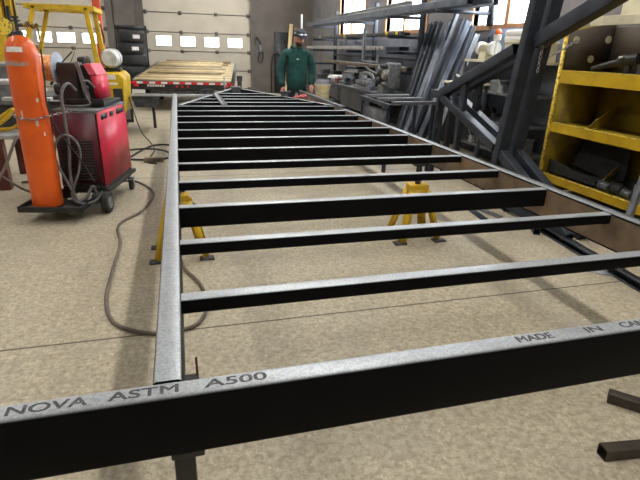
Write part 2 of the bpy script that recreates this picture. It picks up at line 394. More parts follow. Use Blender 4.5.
def garage_door(idx, D, wins, seams):
    x0, x1 = D[0], D[1]
    b = nb(); panel(b, 'Y', YB+.03, .05, x0, x1, 0, 3.3, [(a, c, 1.39, 1.66) for a, c in wins])
    d = struct(obj('door_%d' % idx, b, CREAM, smooth=False))
    s = nb()
    for z in seams: bx(s, x0, x1, YB+.02, YB+.03, z-.012, z+.012)
    obj('panel_seam', s, DOORSEAM, d)
    h = nb(); w = (x1-x0)/3
    for z in seams:
        for k in (0.06, 1, 2, 2.94): bx(h, x0+k*w-.05, x0+k*w+.05, YB-.01, YB+.02, z-.05, z+.05)
    obj('hinge', h, DOORSEAM, d)
    for a, c in wins:
        f = nb()
        for q in ((a-.03, a, 1.36, 1.69), (c, c+.03, 1.36, 1.69), (a, c, 1.36, 1.39), (a, c, 1.66, 1.69)): bx(f, q[0], q[1], YB+.015, YB+.03, q[2], q[3])
        wf = obj('window_frame', f, CREAM, d)
        g = nb(); bx(g, a, c, YB+.05, YB+.056, 1.39, 1.66); obj('pane', g, GLASS, wf)
garage_door(1, DR, [(-.53, -.09), (.19, .63), (.92, 1.36), (1.65, 2.09)], (.13, .68, 1.24, 1.78, 2.33, 2.88))
garage_door(2, DL, [(-4.55, -4.1), (-3.83, -3.45), (-3.30, -2.82), (-2.62, -2.2)], (.13, .68, 1.24, 1.80, 2.36, 2.9))
for i, (a, c) in enumerate(WIN):
    b = nb()
    for q in ((a-.07, a, 1.75, 3.07), (c, c+.07, 1.75, 3.07), (a, c, 1.75, 1.82), (a, c, 3.0, 3.07), ((a+c)/2-.04, (a+c)/2+.04, 1.82, 3.0)): bx(b, XR-.02, XR+.08, *q)
    w = struct(obj('window_%d' % (i+1), b, WOODD, smooth=False))
    g = nb(); bx(g, XR+.1, XR+.106, a, c, 1.82, 3.0); obj('pane', g, GLASS, w)

# daylight behind the openings and the ceiling lamps
def area(name, loc, rot, sx, sy, e, c):
    l = bpy.data.lights.new(name, 'AREA'); l.shape = 'RECTANGLE'; l.size = sx; l.size_y = sy; l.energy = e; l.color = c
    o = bpy.data.objects.new(name, l); col.objects.link(o); o.location = loc; o.rotation_euler = rot; return o
for i, (a, c) in enumerate(WIN):
    area('daylight', (XR+.35, (a+c)/2, 2.45), (0, PI/2, 0), 1.2, c-a, 55, (0.86, 0.93, 1.0))
wl = bpy.data.worlds.new('sky'); scene.world = wl; wl.use_nodes = True
bg = wl.node_tree.nodes['Background']; bg.inputs[0].default_value = (0.85, 0.92, 1.0, 1); bg.inputs[1].default_value = 3.2

lamps = {}
for k, yy in enumerate((-2.2, 1.2, 4.6, 8.0, 11.4, 14.8)):
    for xx in (-3.2, 1.5, 3.5):
        L = {-3.2: .9, 1.5: 1.62, 3.5: .45}[xx]
        lab = '%s ceiling strip lamp, %s row, number %d from the back wall' % ({-3.2: 'white', 1.5: 'long white', 3.5: 'short white'}[xx], {-3.2: 'left', 1.5: 'middle', 3.5: 'right'}[xx], 6-k)
        if L not in lamps:
            lp = lamps[L] = thing('ceiling_lamp', lab, 'lamp', (xx, yy, ZC), 0, 'ceiling strip lamps')
            h = nb(); bx(h, -.13, .13, -L-.02, L+.02, -.07, 0); obj('housing', h, WHITE, lp, False)
            h = nb(); bx(h, -.11, .11, -L, L, -.085, -.071); obj('diffuser', h, LAMPE, lp, False)
        else: dup(lamps[L], (xx, yy, ZC), 0, lab)

# ------------------------------------------------------------------ the trailer frame
ZT = 0.67
fr = thing('trailer_frame', 'long welded steel ladder frame with a V tongue filling the foreground, raised on stands', 'trailer frame', (1.1, 1.0, 0))
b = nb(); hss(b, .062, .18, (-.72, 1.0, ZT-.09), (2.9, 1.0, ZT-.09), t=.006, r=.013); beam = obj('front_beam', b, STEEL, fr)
def letter(s, x, size, sx=1.25, w=None):
    for q in range(3): text_mesh(s, size, INK, beam, Matrix.Translation((x+.0012*q, 1.0-size*.36+.0007*(q % 2), ZT+.0002+q*.00003)), sx, 'stencilled_lettering')
letter('NOVA', -.375, .042, 1.38)
letter('ASTM', -.165, .042, 1.50)
letter('A500', .05, .042, 1.65)
letter('MADE', .915, .040, 1.12); letter('IN', 1.15, .040, 1.5); letter('CANADA', 1.28, .040, 1.1)
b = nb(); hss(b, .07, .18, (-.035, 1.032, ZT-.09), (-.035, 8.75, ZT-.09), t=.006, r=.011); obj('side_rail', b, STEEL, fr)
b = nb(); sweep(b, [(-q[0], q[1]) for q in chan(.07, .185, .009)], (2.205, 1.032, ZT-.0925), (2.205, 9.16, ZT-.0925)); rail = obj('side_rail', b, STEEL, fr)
b = nb(); bx(b, 2.166, 2.2305, 1.034, 9.15, ZT-.174, ZT-.011); obj('rail_web', b, BROWNST, rail, smooth=False)  # floor reflection is part of this brown
ys = [1.468, 1.957, 2.452, 2.948, 3.447, 3.945, 4.446, 4.915, 5.427, 5.91, 6.43, 6.95, 7.45, 7.93, 8.40, 8.9]
for i, yy in enumerate(ys):
    h = .108 if i == 2 else (.052 if i < 5 else .10)
    xl, xr_ = 0.0, 2.165
    if yy > 7.05:
        f = (yy-7.1)/3.0*1.1; xl, xr_ = f+.05, 2.2-f-.05
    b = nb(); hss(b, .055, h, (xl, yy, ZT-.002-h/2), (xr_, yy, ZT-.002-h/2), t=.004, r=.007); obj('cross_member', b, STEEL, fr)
for s in (-1, 1):
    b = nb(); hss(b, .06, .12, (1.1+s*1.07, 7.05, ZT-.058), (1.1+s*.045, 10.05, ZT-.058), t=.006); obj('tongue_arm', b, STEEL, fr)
b = nb(); bx(b, 1.0, 1.2, 9.86, 10.16, ZT-.14, ZT+.03); bx(b, 1.05, 1.15, 10.16, 10.3, ZT-.1, ZT); obj('tongue_plate', b, DKGREY, fr, bevel=.006)
# loose channel lying on the tongue
solo('channel_offcut', GREYST, (.62, 7.9, ZT+.0125), lambda b: sweep(b, [(q[1], q[0]) for q in chan(.025, .075, .005)], (0, -.95, 0), (0, .95, 0)),
     'grey steel channel lying lengthwise across the far cross members of the frame', 'steel channel')

# support post by the front beam
t = thing('support_post', 'black steel support post holding up the front beam near its left corner', 'support post', (-.01, 1.085, 0))
b = nb(); bx(b, -.15, .13, .98, 1.2, 0, .012); obj('base_plate', b, BLACK, t, bevel=.002)
b = nb(); hss(b, .055, .055, (-.012, 1.072, .012), (-.012, 1.072, .47), up=(0, 1, 0)); obj('post', b, BLACK, t)
b = nb(); bx(b, .002, .042, 1.045, 1.052, .44, .645); bx(b, .002, .04, 1.052, 1.11, .44, .625); bx(b, -.04, .04, .98, 1.06, .47, .488); obj('saddle', b, BLACK, t, bevel=.002)
b = nb(); rod(b, (.036, 1.10, .60), (.035, 1.108, .675), .003); obj('pin', b, RUSTRED, t)

# jack stands
def jack_stand(loc, label, post_h, rz=0):
    t = thing('jack_stand', label, 'jack stand', loc, rz, 'yellow jack stands under the frame')
    H = post_h
    for sx in (-1, 1):
        for sy in (-1, 1):
            b = nb()
            sweep(b, ell(.055, .055, .006), (sx*.15, sy*.13, .012), (sx*.055, sy*.045, .40), up=(-sx, -sy, 0)); obj('leg', b, YEL, t, False)
            b = nb(); box(b, (sx*.17, sy*.135, .006), (.10, .07, .012)); obj('foot', b, DKGREY, t, False)
    b = nb()
    for sx in (-1, 1):
        prism(b, [(sx*.085, -.07, .25), (sx*.085, .07, .25), (sx*.055, .045, .41), (sx*.055, -.045, .41)], (sx*.004, 0, 0))
    for sy in (-1, 1):
        prism(b, [(-.085, sy*.075, .25), (.085, sy*.075, .25), (.055, sy*.055, .41), (-.055, sy*.055, .41)], (0, sy*.004, 0))
    obj('skirt', b, YEL, t, False)
    b = nb(); bx(b, -.075, .075, -.055, .055, .39, .45); obj('collar', b, YEL, t, False, bevel=.004)
    b = nb(); rod(b, (0, 0, .2), (0, 0, H-.02), .022)
    for q in range(4): torus(b, (0, 0, .44+q*.03), .022, .004, None, 14, 6)
    obj('ratchet_post', b, BLACK, t, False)
    b = nb(); bx(b, -.05, .05, -.03, .03, H-.02, H); obj('saddle', b, BLACK, t, False, bevel=.003)
    b = nb(); rod(b, (.05, 0, .40), (.13, 0, .36), .007); obj('lever', b, BLACK, t, False)
    return t
jack_stand((-.02, 3.45, 0), 'yellow jack stand with spread legs under the left side rail', .488)
jack_stand((1.82, 3.45, 0), 'yellow jack stand with a tall black post under a cross member, on the right', .616)

# ------------------------------------------------------------------ steel offcuts on the floor
def bar(name, w, h, p0, p1, m, label, cat, group=None, kind='hss', up=(0, 0, 1)):
    c = (Vector(p0)+Vector(p1))/2; a = Vector(p0)-c; d = Vector(p1)-c
    b = nb()
    if kind == 'hss': hss(b, w, h, a, d, up)
    elif kind == 'ell': sweep(b, ell(w, h), a, d, up)
    elif kind == 'chan': sweep(b, chan(w, h), a, d, up)
    elif kind == 'ibeam': sweep(b, ibeam(w, h), a, d, up)
    else: sweep(b, rr(w, h, min(w, h)*.15), a, d, up)
    o = obj(name, b, m); o.location = c
    return tag(o, label, cat, group)
OFFC = mat('oily_brown_steel', (0.035, 0.028, 0.022), (0.06, 0.048, 0.036), 0.45, 0.3, 9, 0.1)
bar('tube_offcut', .052, .05, (1.50, 1.10, .0255), (2.05, 1.03, .0255), OFFC, 'square steel tube offcut with open end, lowest right on the floor', 'steel tube', 'tube offcuts on the floor')
bar('tube_offcut', .052, .05, (1.79, 1.37, .0255), (2.02, 1.13, .0255), OFFC, 'square steel tube offcut lying askew beside the lowest one on the right floor', 'steel tube', 'tube offcuts on the floor')
bar('tube_offcut', .055, .055, (2.90, 3.28, .0275), (3.16, 3.8, .0275), BLUEST, 'short square tube with open end, left one of the close pair on the floor', 'steel tube', 'tube offcuts on the floor')
bar('tube_offcut', .055, .055, (3.02, 3.18, .0275), (3.26, 3.72, .0275), BLUEST, 'short square tube with open end, right one of the close pair on the floor', 'steel tube', 'tube offcuts on the floor')
bar('steel_channel', .07, .06, (3.02, 3.45, .031), (2.86, 1.9, .031), BLUEST, 'long dark steel channel on the floor below the right side rail', 'steel channel', None, 'chan')
bar('angle_iron', .07, .07, (2.72, 2.62, .036), (2.96, 2.42, .036), GREYST, 'short angle iron with a bright edge on the floor inside the right rail', 'angle iron', None, 'ell')
for i, (x, yy, a) in enumerate(((2.66, 3.95, .1), (2.86, 4.1, -.15), (3.05, 4.25, .25), (2.5, 4.35, -.1))):
    bar('flat_bar', .07, .012, (x, yy-.35, .007+i*.0002), (x+a, yy+.45, .007+i*.0002), GREYST if i % 2 else BLUEST,
        'flat steel bar on the floor beyond the deep cross member, %s from the left' % ('second', 'third', 'fourth', 'first')[i], 'flat bar', 'flat bars on the floor', 'flat')

# hoses on the floor
def hose(name, pts, r, m, label, cat='hose', group=None):
    o0 = Vector((pts[0][0], pts[0][1], 0)); b = nb(); tube(b, [Vector(q)-o0 for q in pts], r)
    o = obj(name, b, m); o.location = o0; return tag(o, label, cat, group)
Z = .013
hose('floor_hose', [(-.62, 5.62, Z), (-.50, 5.60, Z), (-.36, 5.35, Z), (-.28, 5.0, Z), (-.36, 4.5, Z), (-.52, 4.15, Z), (-.47, 3.7, Z), (-.47, 3.25, Z), (-.46, 2.8, Z), (-.38, 2.5, Z),
                    (-.2, 2.36, Z), (-.05, 2.35, Z), (.06, 2.42, Z), (.11, 2.62, Z), (.08, 2.9, Z), (.0, 3.12, Z), (-.03, 3.3, Z)], .011, HOSE,
     'grey brown air hose looping over the floor and under the left side rail')
hose('power_cable', [(-.75, 6.5, Z), (-.45, 7.6, Z), (-.2, 7.75, Z), (-.05, 7.4, Z), (-.1, 6.9, Z), (-.3, 6.7, Z), (-.62, 6.75, Z), (-.85, 6.9, Z)], .013, RUBBER,
     'black cable in a wide loop on the floor right of the red welder', 'cable')
hose('power_cable', [(-.85, 7.3, Z), (-.5, 7.35, Z+.02), (-.2, 7.15, Z+.02), (-.08, 6.6, Z), (-.12, 6.2, Z)], .012, RUBBER,
     'second black cable crossing the looped one beside the left side rail', 'cable')
hose('power_cable', [(-.76, 8.88, .60), (-.72, 8.76, .45), (-.6, 8.5, .1), (-.45, 7.9, Z+.03), (-.35, 7.2, Z+.03), (-.42, 6.6, Z), (-.3, 6.45, Z)], .009, RUBBER,
     'thin black cable hanging from the dark bin and trailing to the floor', 'cable')
solo('steel_offcut', BROWNST, (-.34, 6.62, .03), lambda b: box(b, (0, 0, 0), (.24, .09, .06)), 'small brown steel block on the floor against the left side rail', 'steel offcut', bevel=.004)

# dark bin with a pale top bar, left of the frame's far end
t = thing('parts_bin', 'dark steel bin under a pale bar, left of the far frame end', 'bin', (-.45, 9.3, 0))
b = nb(); prism(b, [(-.74, 9.0, .60), (-.30, 9.0, .60), (-.34, 9.0, .42), (-.68, 9.0, .42)], (0, .6, 0)); obj('tray', b, DKGREY, t, bevel=.01)
b = nb(); bx(b, -.74, .55, 8.95, 9.01, .605, .64); obj('top_bar', b, PALEST, t, bevel=.004)
b = nb(); bx(b, .46, .54, 8.97, 9.03, 0, .605); obj('leg', b, DKGREY, t)
b = nb(); bx(b, -.45, -.40, 9.5, 9.55, 0, .43); obj('leg', b, DKGREY, t)
hose('black_strap', [(.32, 8.96, .645), (.38, 8.96, .70), (.5, 9.0, .715), (.6, 9.05, .70), (.66, 9.05, .60)], .014, RUBBER, 'black rubber strap arched over the pale top bar near the frame end', 'strap')

# ------------------------------------------------------------------ welding cart, cylinder, power source
rz = -.2
cart = thing('welding_cart', 'black steel welding cart with wheels under the red welder', 'cart', (-.79, 4.85, 0), rz)
b = nb(); bx(b, -.40, .10, -.60, -.26, .10, .114); bx(b, -.40, .10, -.605, -.595, .10, .15); bx(b, -.405, -.395, -.605, -.26, .10, .15); bx(b, .09, .10, -.605, -.26, .10, .15); obj('cylinder_tray', b, BLACK, cart, False, bevel=.003)
b = nb(); bx(b, -.19, .22, -.24, .60, .17, .205); bx(b, .12, .165, -.40, .60, .12, .20); bx(b, -.19, -.12, -.24, .6, .12, .2); obj('chassis', b, BLACK, cart, False, bevel=.004)
for (x, yy) in ((.20, -.27), (-.235, -.20)):
    b = nb(); lathe(b, [(.02, -.028), (.088, -.028), (.095, -.018), (.095, .018), (.088, .028), (.02, .028)], (x, yy, .095), 'X'); w = obj('wheel', b, RUBBER, cart, False)
    b = nb(); lathe(b, [(.01, -.032), (.052, -.032), (.055, -.028), (.055, .028), (.052, .032), (.01, .032)], (x, yy, .095), 'X'); obj('wheel_hub', b, GREYST, w, False)
for (x, yy) in ((.19, .5), (-.15, .5)):
    b = nb(); lathe(b, [(.01, -.016), (.048, -.016), (.05, -.01), (.05, .01), (.048, .016), (.01, .016)], (x, yy, .05), 'X'); obj('caster', b, RUBBER, cart, False)
    b = nb(); bx(b, x-.025, x-.018, yy-.02, yy+.02, .04, .125); bx(b, x+.018, x+.025, yy-.02, yy+.02, .04, .125); bx(b, x-.03, x+.03, yy-.03, yy+.03, .115, .13); obj('caster_fork', b, GREYST, cart, False)

ps = thing('welder_power_source', 'red welding power source cabinet with dark louvred front on the black cart', 'welder', (-.775, 4.85, .206), rz)
W, D0, D1, H = .185, -.25, .52, .67
b = nb(); bx(b, -W, W, D0, D1, 0, .03); bx(b, -W+.008, W-.008, D0+.01, D1-.01, .03, H-.01); obj('body', b, BLACK, ps, False, bevel=.004)
b = nb(); prism(b, [(W-.008, D0+.005, .03), (W-.008, D1, .03), (W-.008, D1, H-.09), (W-.008, D1-.1, H-.0), (W-.008, D0+.005, H)], (.010, 0, 0)); obj('side_panel', b, REDPAINT, ps, False)
b = nb(); bx(b, -W-.002, -W+.008, D0+.005, D1, .03, H); obj('side_panel', b, REDPAINT, ps, False)
b = nb(); bx(b, -W+.005, W-.02, D0-.004, D0+.01, .06, H-.01); fp = obj('front_panel', b, DKRED, ps, False)
b = nb()
for i in range(15): box(b, (-.02, D0-.006, .09+i*.024), (.28, .01, .012), Matrix.Rotation(.5, 3, 'X'))
obj('louvre', b, BLACK, fp, False)
b = nb(); bx(b, -W-.004, W+.004, D0-.004, D1+.004, H, H+.012); bx(b, -W, W, D0, D1, H-.02, H); obj('lid', b, MIDGREY, ps, False)
b = nb()
for yy, w in ((-.17, .16), (.06, .09), (.24, .2)): bx(b, W+.001, W+.005, yy, yy+w, H-.075, H-.03)
obj('side_slot', b, BLACK, ps, False)
b = nb(); rod(b, (-.1, D0-.03, .17), (-.1, D0, .17), .022); rod(b, (.09, D0-.03, .17), (.09, D0, .17), .022); obj('output_socket', b, BLACK, ps, False)

wf = thing('wire_feeder', 'red and black wire feeder carrying a copper wire spool on top of the welder', 'wire feeder', (-.83, 4.95, .902), rz)
b = nb(); bx(b, -.19, .27, -.16, .30, .0, .035); bx(b, -.05, .27, -.17, -.15, .02, .06); obj('base', b, BLACK, wf, False, bevel=.004)
b = nb(); bx(b, -.10, .05, -.12, .06, .035, .35); obj('drive_housing', b, BLACK, wf, False, bevel=.008)
b = nb(); prism(b, [(.055, -.13, .365), (.085, -.13, .365), (.155, -.13, .035), (.11, -.13, .035)], (0, .012, 0)); obj('front_bracket', b, GREYST, wf, False, bevel=.002)
b = nb(); prism(b, [(.10, -.08, .05), (.22, -.08, .05), (.205, -.08, .25), (.165, -.08, .335), (.07, -.08, .335)], (0, .24, 0)); obj('control_box', b, BLACK, wf, False, bevel=.006)
b = nb(); prism(b, [(.222, -.09, .06), (.232, -.09, .06), (.215, -.09, .255), (.205, -.09, .25)], (0, .25, 0)); prism(b, [(.18, -.095, .05), (.232, -.095, .06), (.215, -.095, .25), (.16, -.095, .25)], (0, .014, 0)); obj('side_cover', b, REDPAINT, wf, False)
b = nb(); prism(b, [(.15, -.096, .256), (.215, -.096, .256), (.175, -.096, .345), (.11, -.096, .345)], (0, .26, 0)); obj('top_cover', b, PINK, wf, False, bevel=.003)
b = nb(); rod(b, (.12, -.10, .15), (.12, -.155, .15), .02); obj('gun_connector', b, GREYST, wf, False)
b = nb(); rod(b, (-.02, -.02, .35), (-.02, .1, .43), .004); rod(b, (-.12, .0, .33), (.0, .0, .44), .005); obj('guide_rod', b, BLACK, wf, False)
sp_ = thing('wire_spool', 'large copper wire spool with a pale flange beside the orange cylinder', 'wire spool', (-1.05, 5.0, 1.20), rz)
b = nb(); lathe(b, [(.03, -.085), (.11, -.085), (.11, .075), (.03, .075)], (0, 0, 0), 'X', 36)
obj('copper_wire', b, COPPER, sp_, False)
for x in (-.092, .082):
    b = nb(); lathe(b, [(.028, x-.006), (.133, x-.006), (.135, x), (.133, x+.006), (.028, x+.006)], (0, 0, 0), 'X', 36); obj('flange', b, mat('pale_blue_plastic', (.45, .5, .6), (.38, .42, .5), .5), sp_, False)
b = nb(); lathe(b, [(.02, .09), (.055, .09), (.05, .115), (.02, .115)], (0, 0, 0), 'X'); obj('hub_cap', b, BLACK, sp_, False)
b = nb(); rod(b, (-.1, 0, 0), (.125, 0, 0), .014); bx(b, .116, .128, -.02, .02, -.26, .01); bx(b, .04, .128, -.03, .03, -.26, -.25); obj('spool_arm', b, BLACK, sp_, False)

# gas cylinder
gc = thing('gas_cylinder', 'tall orange gas cylinder with a worn white collar label standing on the cart', 'gas cylinder', (-1.10, 4.46, .116))
b = nb(); lathe(b, [(.10, 0), (.116, .01), (.118, .03), (.118, 1.17), (.115, 1.215), (.105, 1.26), (.086, 1.30), (.060, 1.325), (.042, 1.333), (.034, 1.34), (.03, 1.342)], (0, 0, 0), 'Z', 40); body = obj('shell', b, ORANGE, gc, False)
b = nb(); lathe(b, [(.030, 1.335), (.036, 1.34), (.036, 1.362), (.026, 1.37), (.02, 1.372)], (0, 0, 0)); obj('neck_ring', b, DKGREY, gc, False)
b = nb(); rod(b, (0, 0, 1.355), (0, 0, 1.455), .014); rod(b, (0, -.0, 1.410), (.06, -.02, 1.410), .012); rod(b, (0, 0, 1.455), (0, 0, 1.470), .026); rod(b, (-.03, 0, 1.440), (.03, 0, 1.440), .006); obj('valve', b, DKGREY, gc, False)
b = nb(); rod(b, (.05, -.02, 1.410), (.14, -.03, 1.405), .012); ball(b, (.115, -.03, 1.405), (.02, .024, .02), 12, 8); rod(b, (.09, -.05, 1.420), (.09, -.068, 1.420), .018); rod(b, (.145, -.04, 1.410), (.145, -.055, 1.410), .016); rod(b, (.145, -.03, 1.405), (.15, -.03, 1.305), .008); obj('regulator', b, BRASS, gc, False)
def arc_patch(bm, r, a0, a1, z0, z1, n=10, r1=None):
    r1 = r if r1 is None else r1
    A = [bm.verts.new((r*math.cos(a0+(a1-a0)*i/n), r*math.sin(a0+(a1-a0)*i/n), z0)) for i in range(n+1)]
    B = [bm.verts.new((r1*math.cos(a0+(a1-a0)*i/n), r1*math.sin(a0+(a1-a0)*i/n), z1)) for i in range(n+1)]
    for i in range(n): bm.faces.new((A[i], A[i+1], B[i+1], B[i]))
b = nb(); arc_patch(b, .1155, math.radians(-135), math.radians(-72), 1.222, 1.258, r1=.1065); lb = obj('collar_label', b, LABEL, gc, False)
b = nb(); arc_patch(b, .1190, math.radians(-150), math.radians(-60), 1.125, 1.16); obj('worn_band', b, mat('scuffed_grey_paint', (.35, .3, .28), (.7, .12, .02), .5, 0, 35, edge=(.5, .6)), gc, False)
for (a, z, w, h) in ((-55, .86, .14, .03), (-70, .68, .16, .05), (-115, .74, .1, .06), (-48, .60, .1, .03)):
    b = nb(); arc_patch(b, .1190, math.radians(a), math.radians(a)+w, z, z+h, 3); obj('scuff', b, LABEL, gc, False)
solo('safety_chain', CHROME, (-1.10, 4.46, .86), lambda b: chainlinks(b, [(.26, .16, .02), (.17, -.02, .015), (.10, -.085, 0), (.02, -.130, -.01), (-.08, -.108, 0), (-.13, -.01, .02), (-.10, .12, .03)]),
     'steel safety chain wrapped round the orange gas cylinder', 'chain')
# hoses from the feeder
LEAD = mat('grey_lead', (.10, .10, .10), (.16, .155, .15), .5, 0, 8)
hose('torch_lead', [(-.80, 4.70, 1.04), (-.84, 4.60, 1.10), (-.88, 4.52, 1.02), (-.88, 4.50, .8), (-.88, 4.49, .6), (-.90, 4.48, .35), (-.87, 4.44, .16), (-.80, 4.46, .17), (-.74, 4.48, .26), (-.72, 4.5, .2)], .013, LEAD,
     'thick grey torch lead hanging down the welder front', 'lead')
hose('torch_lead', [(-.86, 4.42, .15), (-.92, 4.45, .3), (-.99, 4.47, .5), (-.96, 4.48, .66), (-.87, 4.48, .70), (-.80, 4.48, .6), (-.82, 4.46, .42), (-.90, 4.43, .2), (-.83, 4.40, .135), (-.72, 4.42, .15), (-.66, 4.44, .22)], .011, LEAD,
     'coiled grey lead making a big loop against the welder front', 'lead')
hose('gas_hose', [(-.955, 4.42, 1.36), (-.955, 4.40, 1.18), (-.97, 4.40, .95), (-.93, 4.44, .75), (-.80, 4.46, .5), (-.72, 4.48, .3)], .006, RUBBER,
     'thin black gas hose running down from the cylinder regulator', 'hose')
hose('feeder_lead', [(-.66, 4.74, 1.06), (-.69, 4.64, 1.12), (-.73, 4.62, 1.1), (-.72, 4.64, 1.0), (-.70, 4.66, .93), (-.8, 4.62, .918), (-.9, 4.64, .92)], .009, LEAD,
     'short grey lead curling out of the wire feeder front', 'lead')

# table and machine at the left edge
t = thing('steel_table', 'pale grey steel table with a rust red leg at the left edge of the photo', 'table', (-2.0, 5.7, 0))
b = nb(); bx(b, -2.7, -1.48, 5.4, 6.3, .52, .56); obj('table_top', b, PALEST, t, bevel=.005)
for (x, yy) in ((-1.72, 5.5), (-2.6, 5.5), (-1.72, 6.2), (-2.6, 6.2)):
    b = nb(); bx(b, x-.05, x+.05, yy-.05, yy+.05, 0, .52); obj('leg', b, RUSTRED, t, bevel=.005)
t = thing('grey_machine', 'grey machine cabinet standing on the table behind the orange cylinder', 'machine', (-1.95, 5.9, .56))
b = nb(); bx(b, -2.5, -1.5, 5.75, 6.25, .80, 1.20); obj('cabinet', b, MIDGREY, t, bevel=.02)
b = nb(); bx(b, -2.5, -1.497, 5.745, 5.75, 1.0, 1.06); obj('trim_band', b, PALEST, t)
b = nb(); bx(b, -2.45, -1.55, 5.8, 6.2, .56, .80); obj('plinth', b, DKGREY, t, bevel=.01)
hose('yellow_hose', [(-1.95, 5.55, .575), (-1.75, 5.56, .62), (-1.62, 5.58, .70), (-1.56, 5.6, .78), (-1.66, 5.62, .72), (-1.8, 5.62, .6), (-1.62, 5.6, .59), (-1.52, 5.6, .64)], .018, YEL, 'yellow hose coiled on the pale table at the left edge', 'hose')
hose('grey_cable', [(-1.50, 5.38, .55), (-1.52, 5.3, .5), (-1.58, 5.1, .3), (-1.68, 4.85, .1), (-1.7, 4.5, .015), (-1.5, 4.2, .015)], .014, HOSE, 'grey cable dropping off the table edge to the floor', 'cable')
hose('grey_cable', [(-2.1, 5.35, .5), (-1.8, 5.25, .32), (-1.5, 5.2, .08), (-1.35, 5.25, .015), (-1.32, 5.5, .015), (-1.5, 5.7, .015), (-1.64, 5.72, .015)], .012, HOSE, 'grey cable looping on the floor beside the rust red table leg', 'cable')
solo('chipping_tools', PALEST, (-1.28, 5.45, .0), lambda b: (bx(b, -.3, .12, -.05, .05, .88, .91), bx(b, -.2, .02, -.04, .04, .91, .95), rod(b, (-.02, 0, .91), (.1, -.03, .985), .012), bx(b, -.06, -.02, -.02, .02, 0, .88)), 'pale steel tool stand between the cylinder and the wire spool', 'tool stand', bevel=.003)

# ------------------------------------------------------------------ forklift
fk = thing('forklift', 'yellow forklift with open overhead guard parked by the garage doors', 'forklift', (-1.7, 9.3, 0))
b = nb(); prism(b, [(-1.22, 8.75, .30), (-.86, 8.75, .30), (-.80, 8.75, .45), (-.78, 8.75, .90), (-.86, 8.75, .98), (-1.22, 8.75, .98)], (0, 1.0, 0)); cw = obj('counterweight', b, YEL, fk, bevel=.03)
b = nb(); bx(b, -1.1, -.92, 8.742, 8.75, .88, .95); bx(b, -1.1, -.9, 8.742, 8.75, .80, .83); obj('decal', b, LABEL, cw, smooth=False)
b = nb(); bx(b, -.98, -.84, 8.735, 8.75, .5, .74); bx(b, -1.2, -.84, 8.74, 8.75, .42, .46); obj('radiator_grille', b, BLACK, cw, smooth=False)
b = nb(); bx(b, -2.42, -1.22, 8.78, 9.75, .22, .62); bx(b, -1.22, -.84, 8.80, 9.70, .12, .30); obj('chassis', b, BLACK, fk, bevel=.02)
b = nb(); bx(b, -.84, -.72, 8.80, 8.86, .2, .25); bx(b, -.76, -.72, 8.80, 8.86, .2, .42); obj('tow_hook', b, BLACK, fk, bevel=.006)
b = nb(); bx(b, -1.9, -1.4, 9.0, 9.5, .62, .78); bx(b, -1.5, -1.36, 9.0, 9.5, .78, 1.2); obj('seat', b, BLACK, fk, bevel=.04)
for x in (-2.15, -1.08):
    for yy in (8.72, 9.78):
        b = nb(); lathe(b, [(.04, -.09), (.19, -.09), (.21, -.06), (.21, .06), (.19, .09), (.04, .09)], (x, yy, .21), 'Y'); w = obj('wheel', b, RUBBER, fk)
        b = nb(); lathe(b, [(.02, -.095), (.11, -.095), (.11, .095), (.02, .095)], (x, yy, .21), 'Y', 20); obj('wheel_hub', b, YEL, w)
for yy in (8.82, 9.70):
    b = nb(); hss(b, .07, .07, (-1.15, yy, .95), (-1.24, yy, 1.90), up=(0, 1, 0)); obj('guard_post', b, YEL, fk)
    b = nb(); hss(b, .06, .07, (-2.36, yy, .60), (-1.95, yy, 1.90), up=(0, 1, 0)); obj('guard_post', b, YEL, fk)
b = nb()
for yy in (8.82, 9.70): bx(b, -2.08, -1.12, yy-.035, yy+.035, 1.86, 1.93)
for x in (-2.04, -1.16): bx(b, x-.035, x+.035, 8.85, 9.67, 1.86, 1.93)
for x in (-1.88, -1.72, -1.56, -1.40, -1.28): bx(b, x-.012, x+.012, 8.85, 9.67, 1.87, 1.92)
obj('overhead_guard', b, YEL, fk, bevel=.004)
b = nb(); rod(b, (-1.98, 9.26, .75), (-1.82, 9.26, 1.02), .02); torus(b, (-1.82, 9.26, 1.03), .15, .014, Matrix.Rotation(.55, 3, 'Y')); obj('steering_wheel', b, BLACK, fk)
mast = nb()
for yy in (8.85, 9.05, 9.45, 9.65): bx(mast, -2.52, -2.40, yy-.04, yy+.04, .05, 2.5)
bx(mast, -2.5, -2.42, 8.85, 9.65, 1.2, 1.3); bx(mast, -2.5, -2.42, 8.85, 9.65, 2.1, 2.2); mo = obj('mast', mast, YEL, fk, bevel=.004)
b = nb(); rod(b, (-2.40, 8.83, 1.60), (-2.40, 8.79, 1.60), .12, seg=28); obj('chain_pulley', b, YELEDGE, mo)
b = nb()
for yy in (9.0, 9.5): bx(b, -2.39, -2.37, yy-.02, yy+.02, .3, 2.3)
rod(b, (-2.42, 9.25, .1), (-2.42, 9.25, 1.9), .04); obj('lift_chain', b, BLACK, mo)
for yy in (8.98, 9.52):
    b = nb(); bx(b, -3.5, -2.52, yy-.05, yy+.05, .05, .09); bx(b, -2.56, -2.52, yy-.05, yy+.05, .05, .6); obj('fork', b, BLACK, fk, bevel=.004)
tk = thing('propane_tank', 'white steel propane tank lying on the back of the yellow forklift', 'gas tank', (-1.0, 9.25, 1.07))
b = nb(); lathe(b, [(.06, -.30), (.11, -.28), (.145, -.22), (.15, -.18), (.15, .18), (.145, .22), (.11, .28), (.06, .30)], (0, 0, .115), 'Y', 28); obj('shell', b, TANKW, tk, False)
b = nb()
for yy in (-.16, .14): lathe(b, [(.151, yy-.015), (.157, yy-.012), (.157, yy+.012), (.151, yy+.015)], (0, 0, .115), 'Y', 28)
obj('strap', b, GREYST, tk, False)
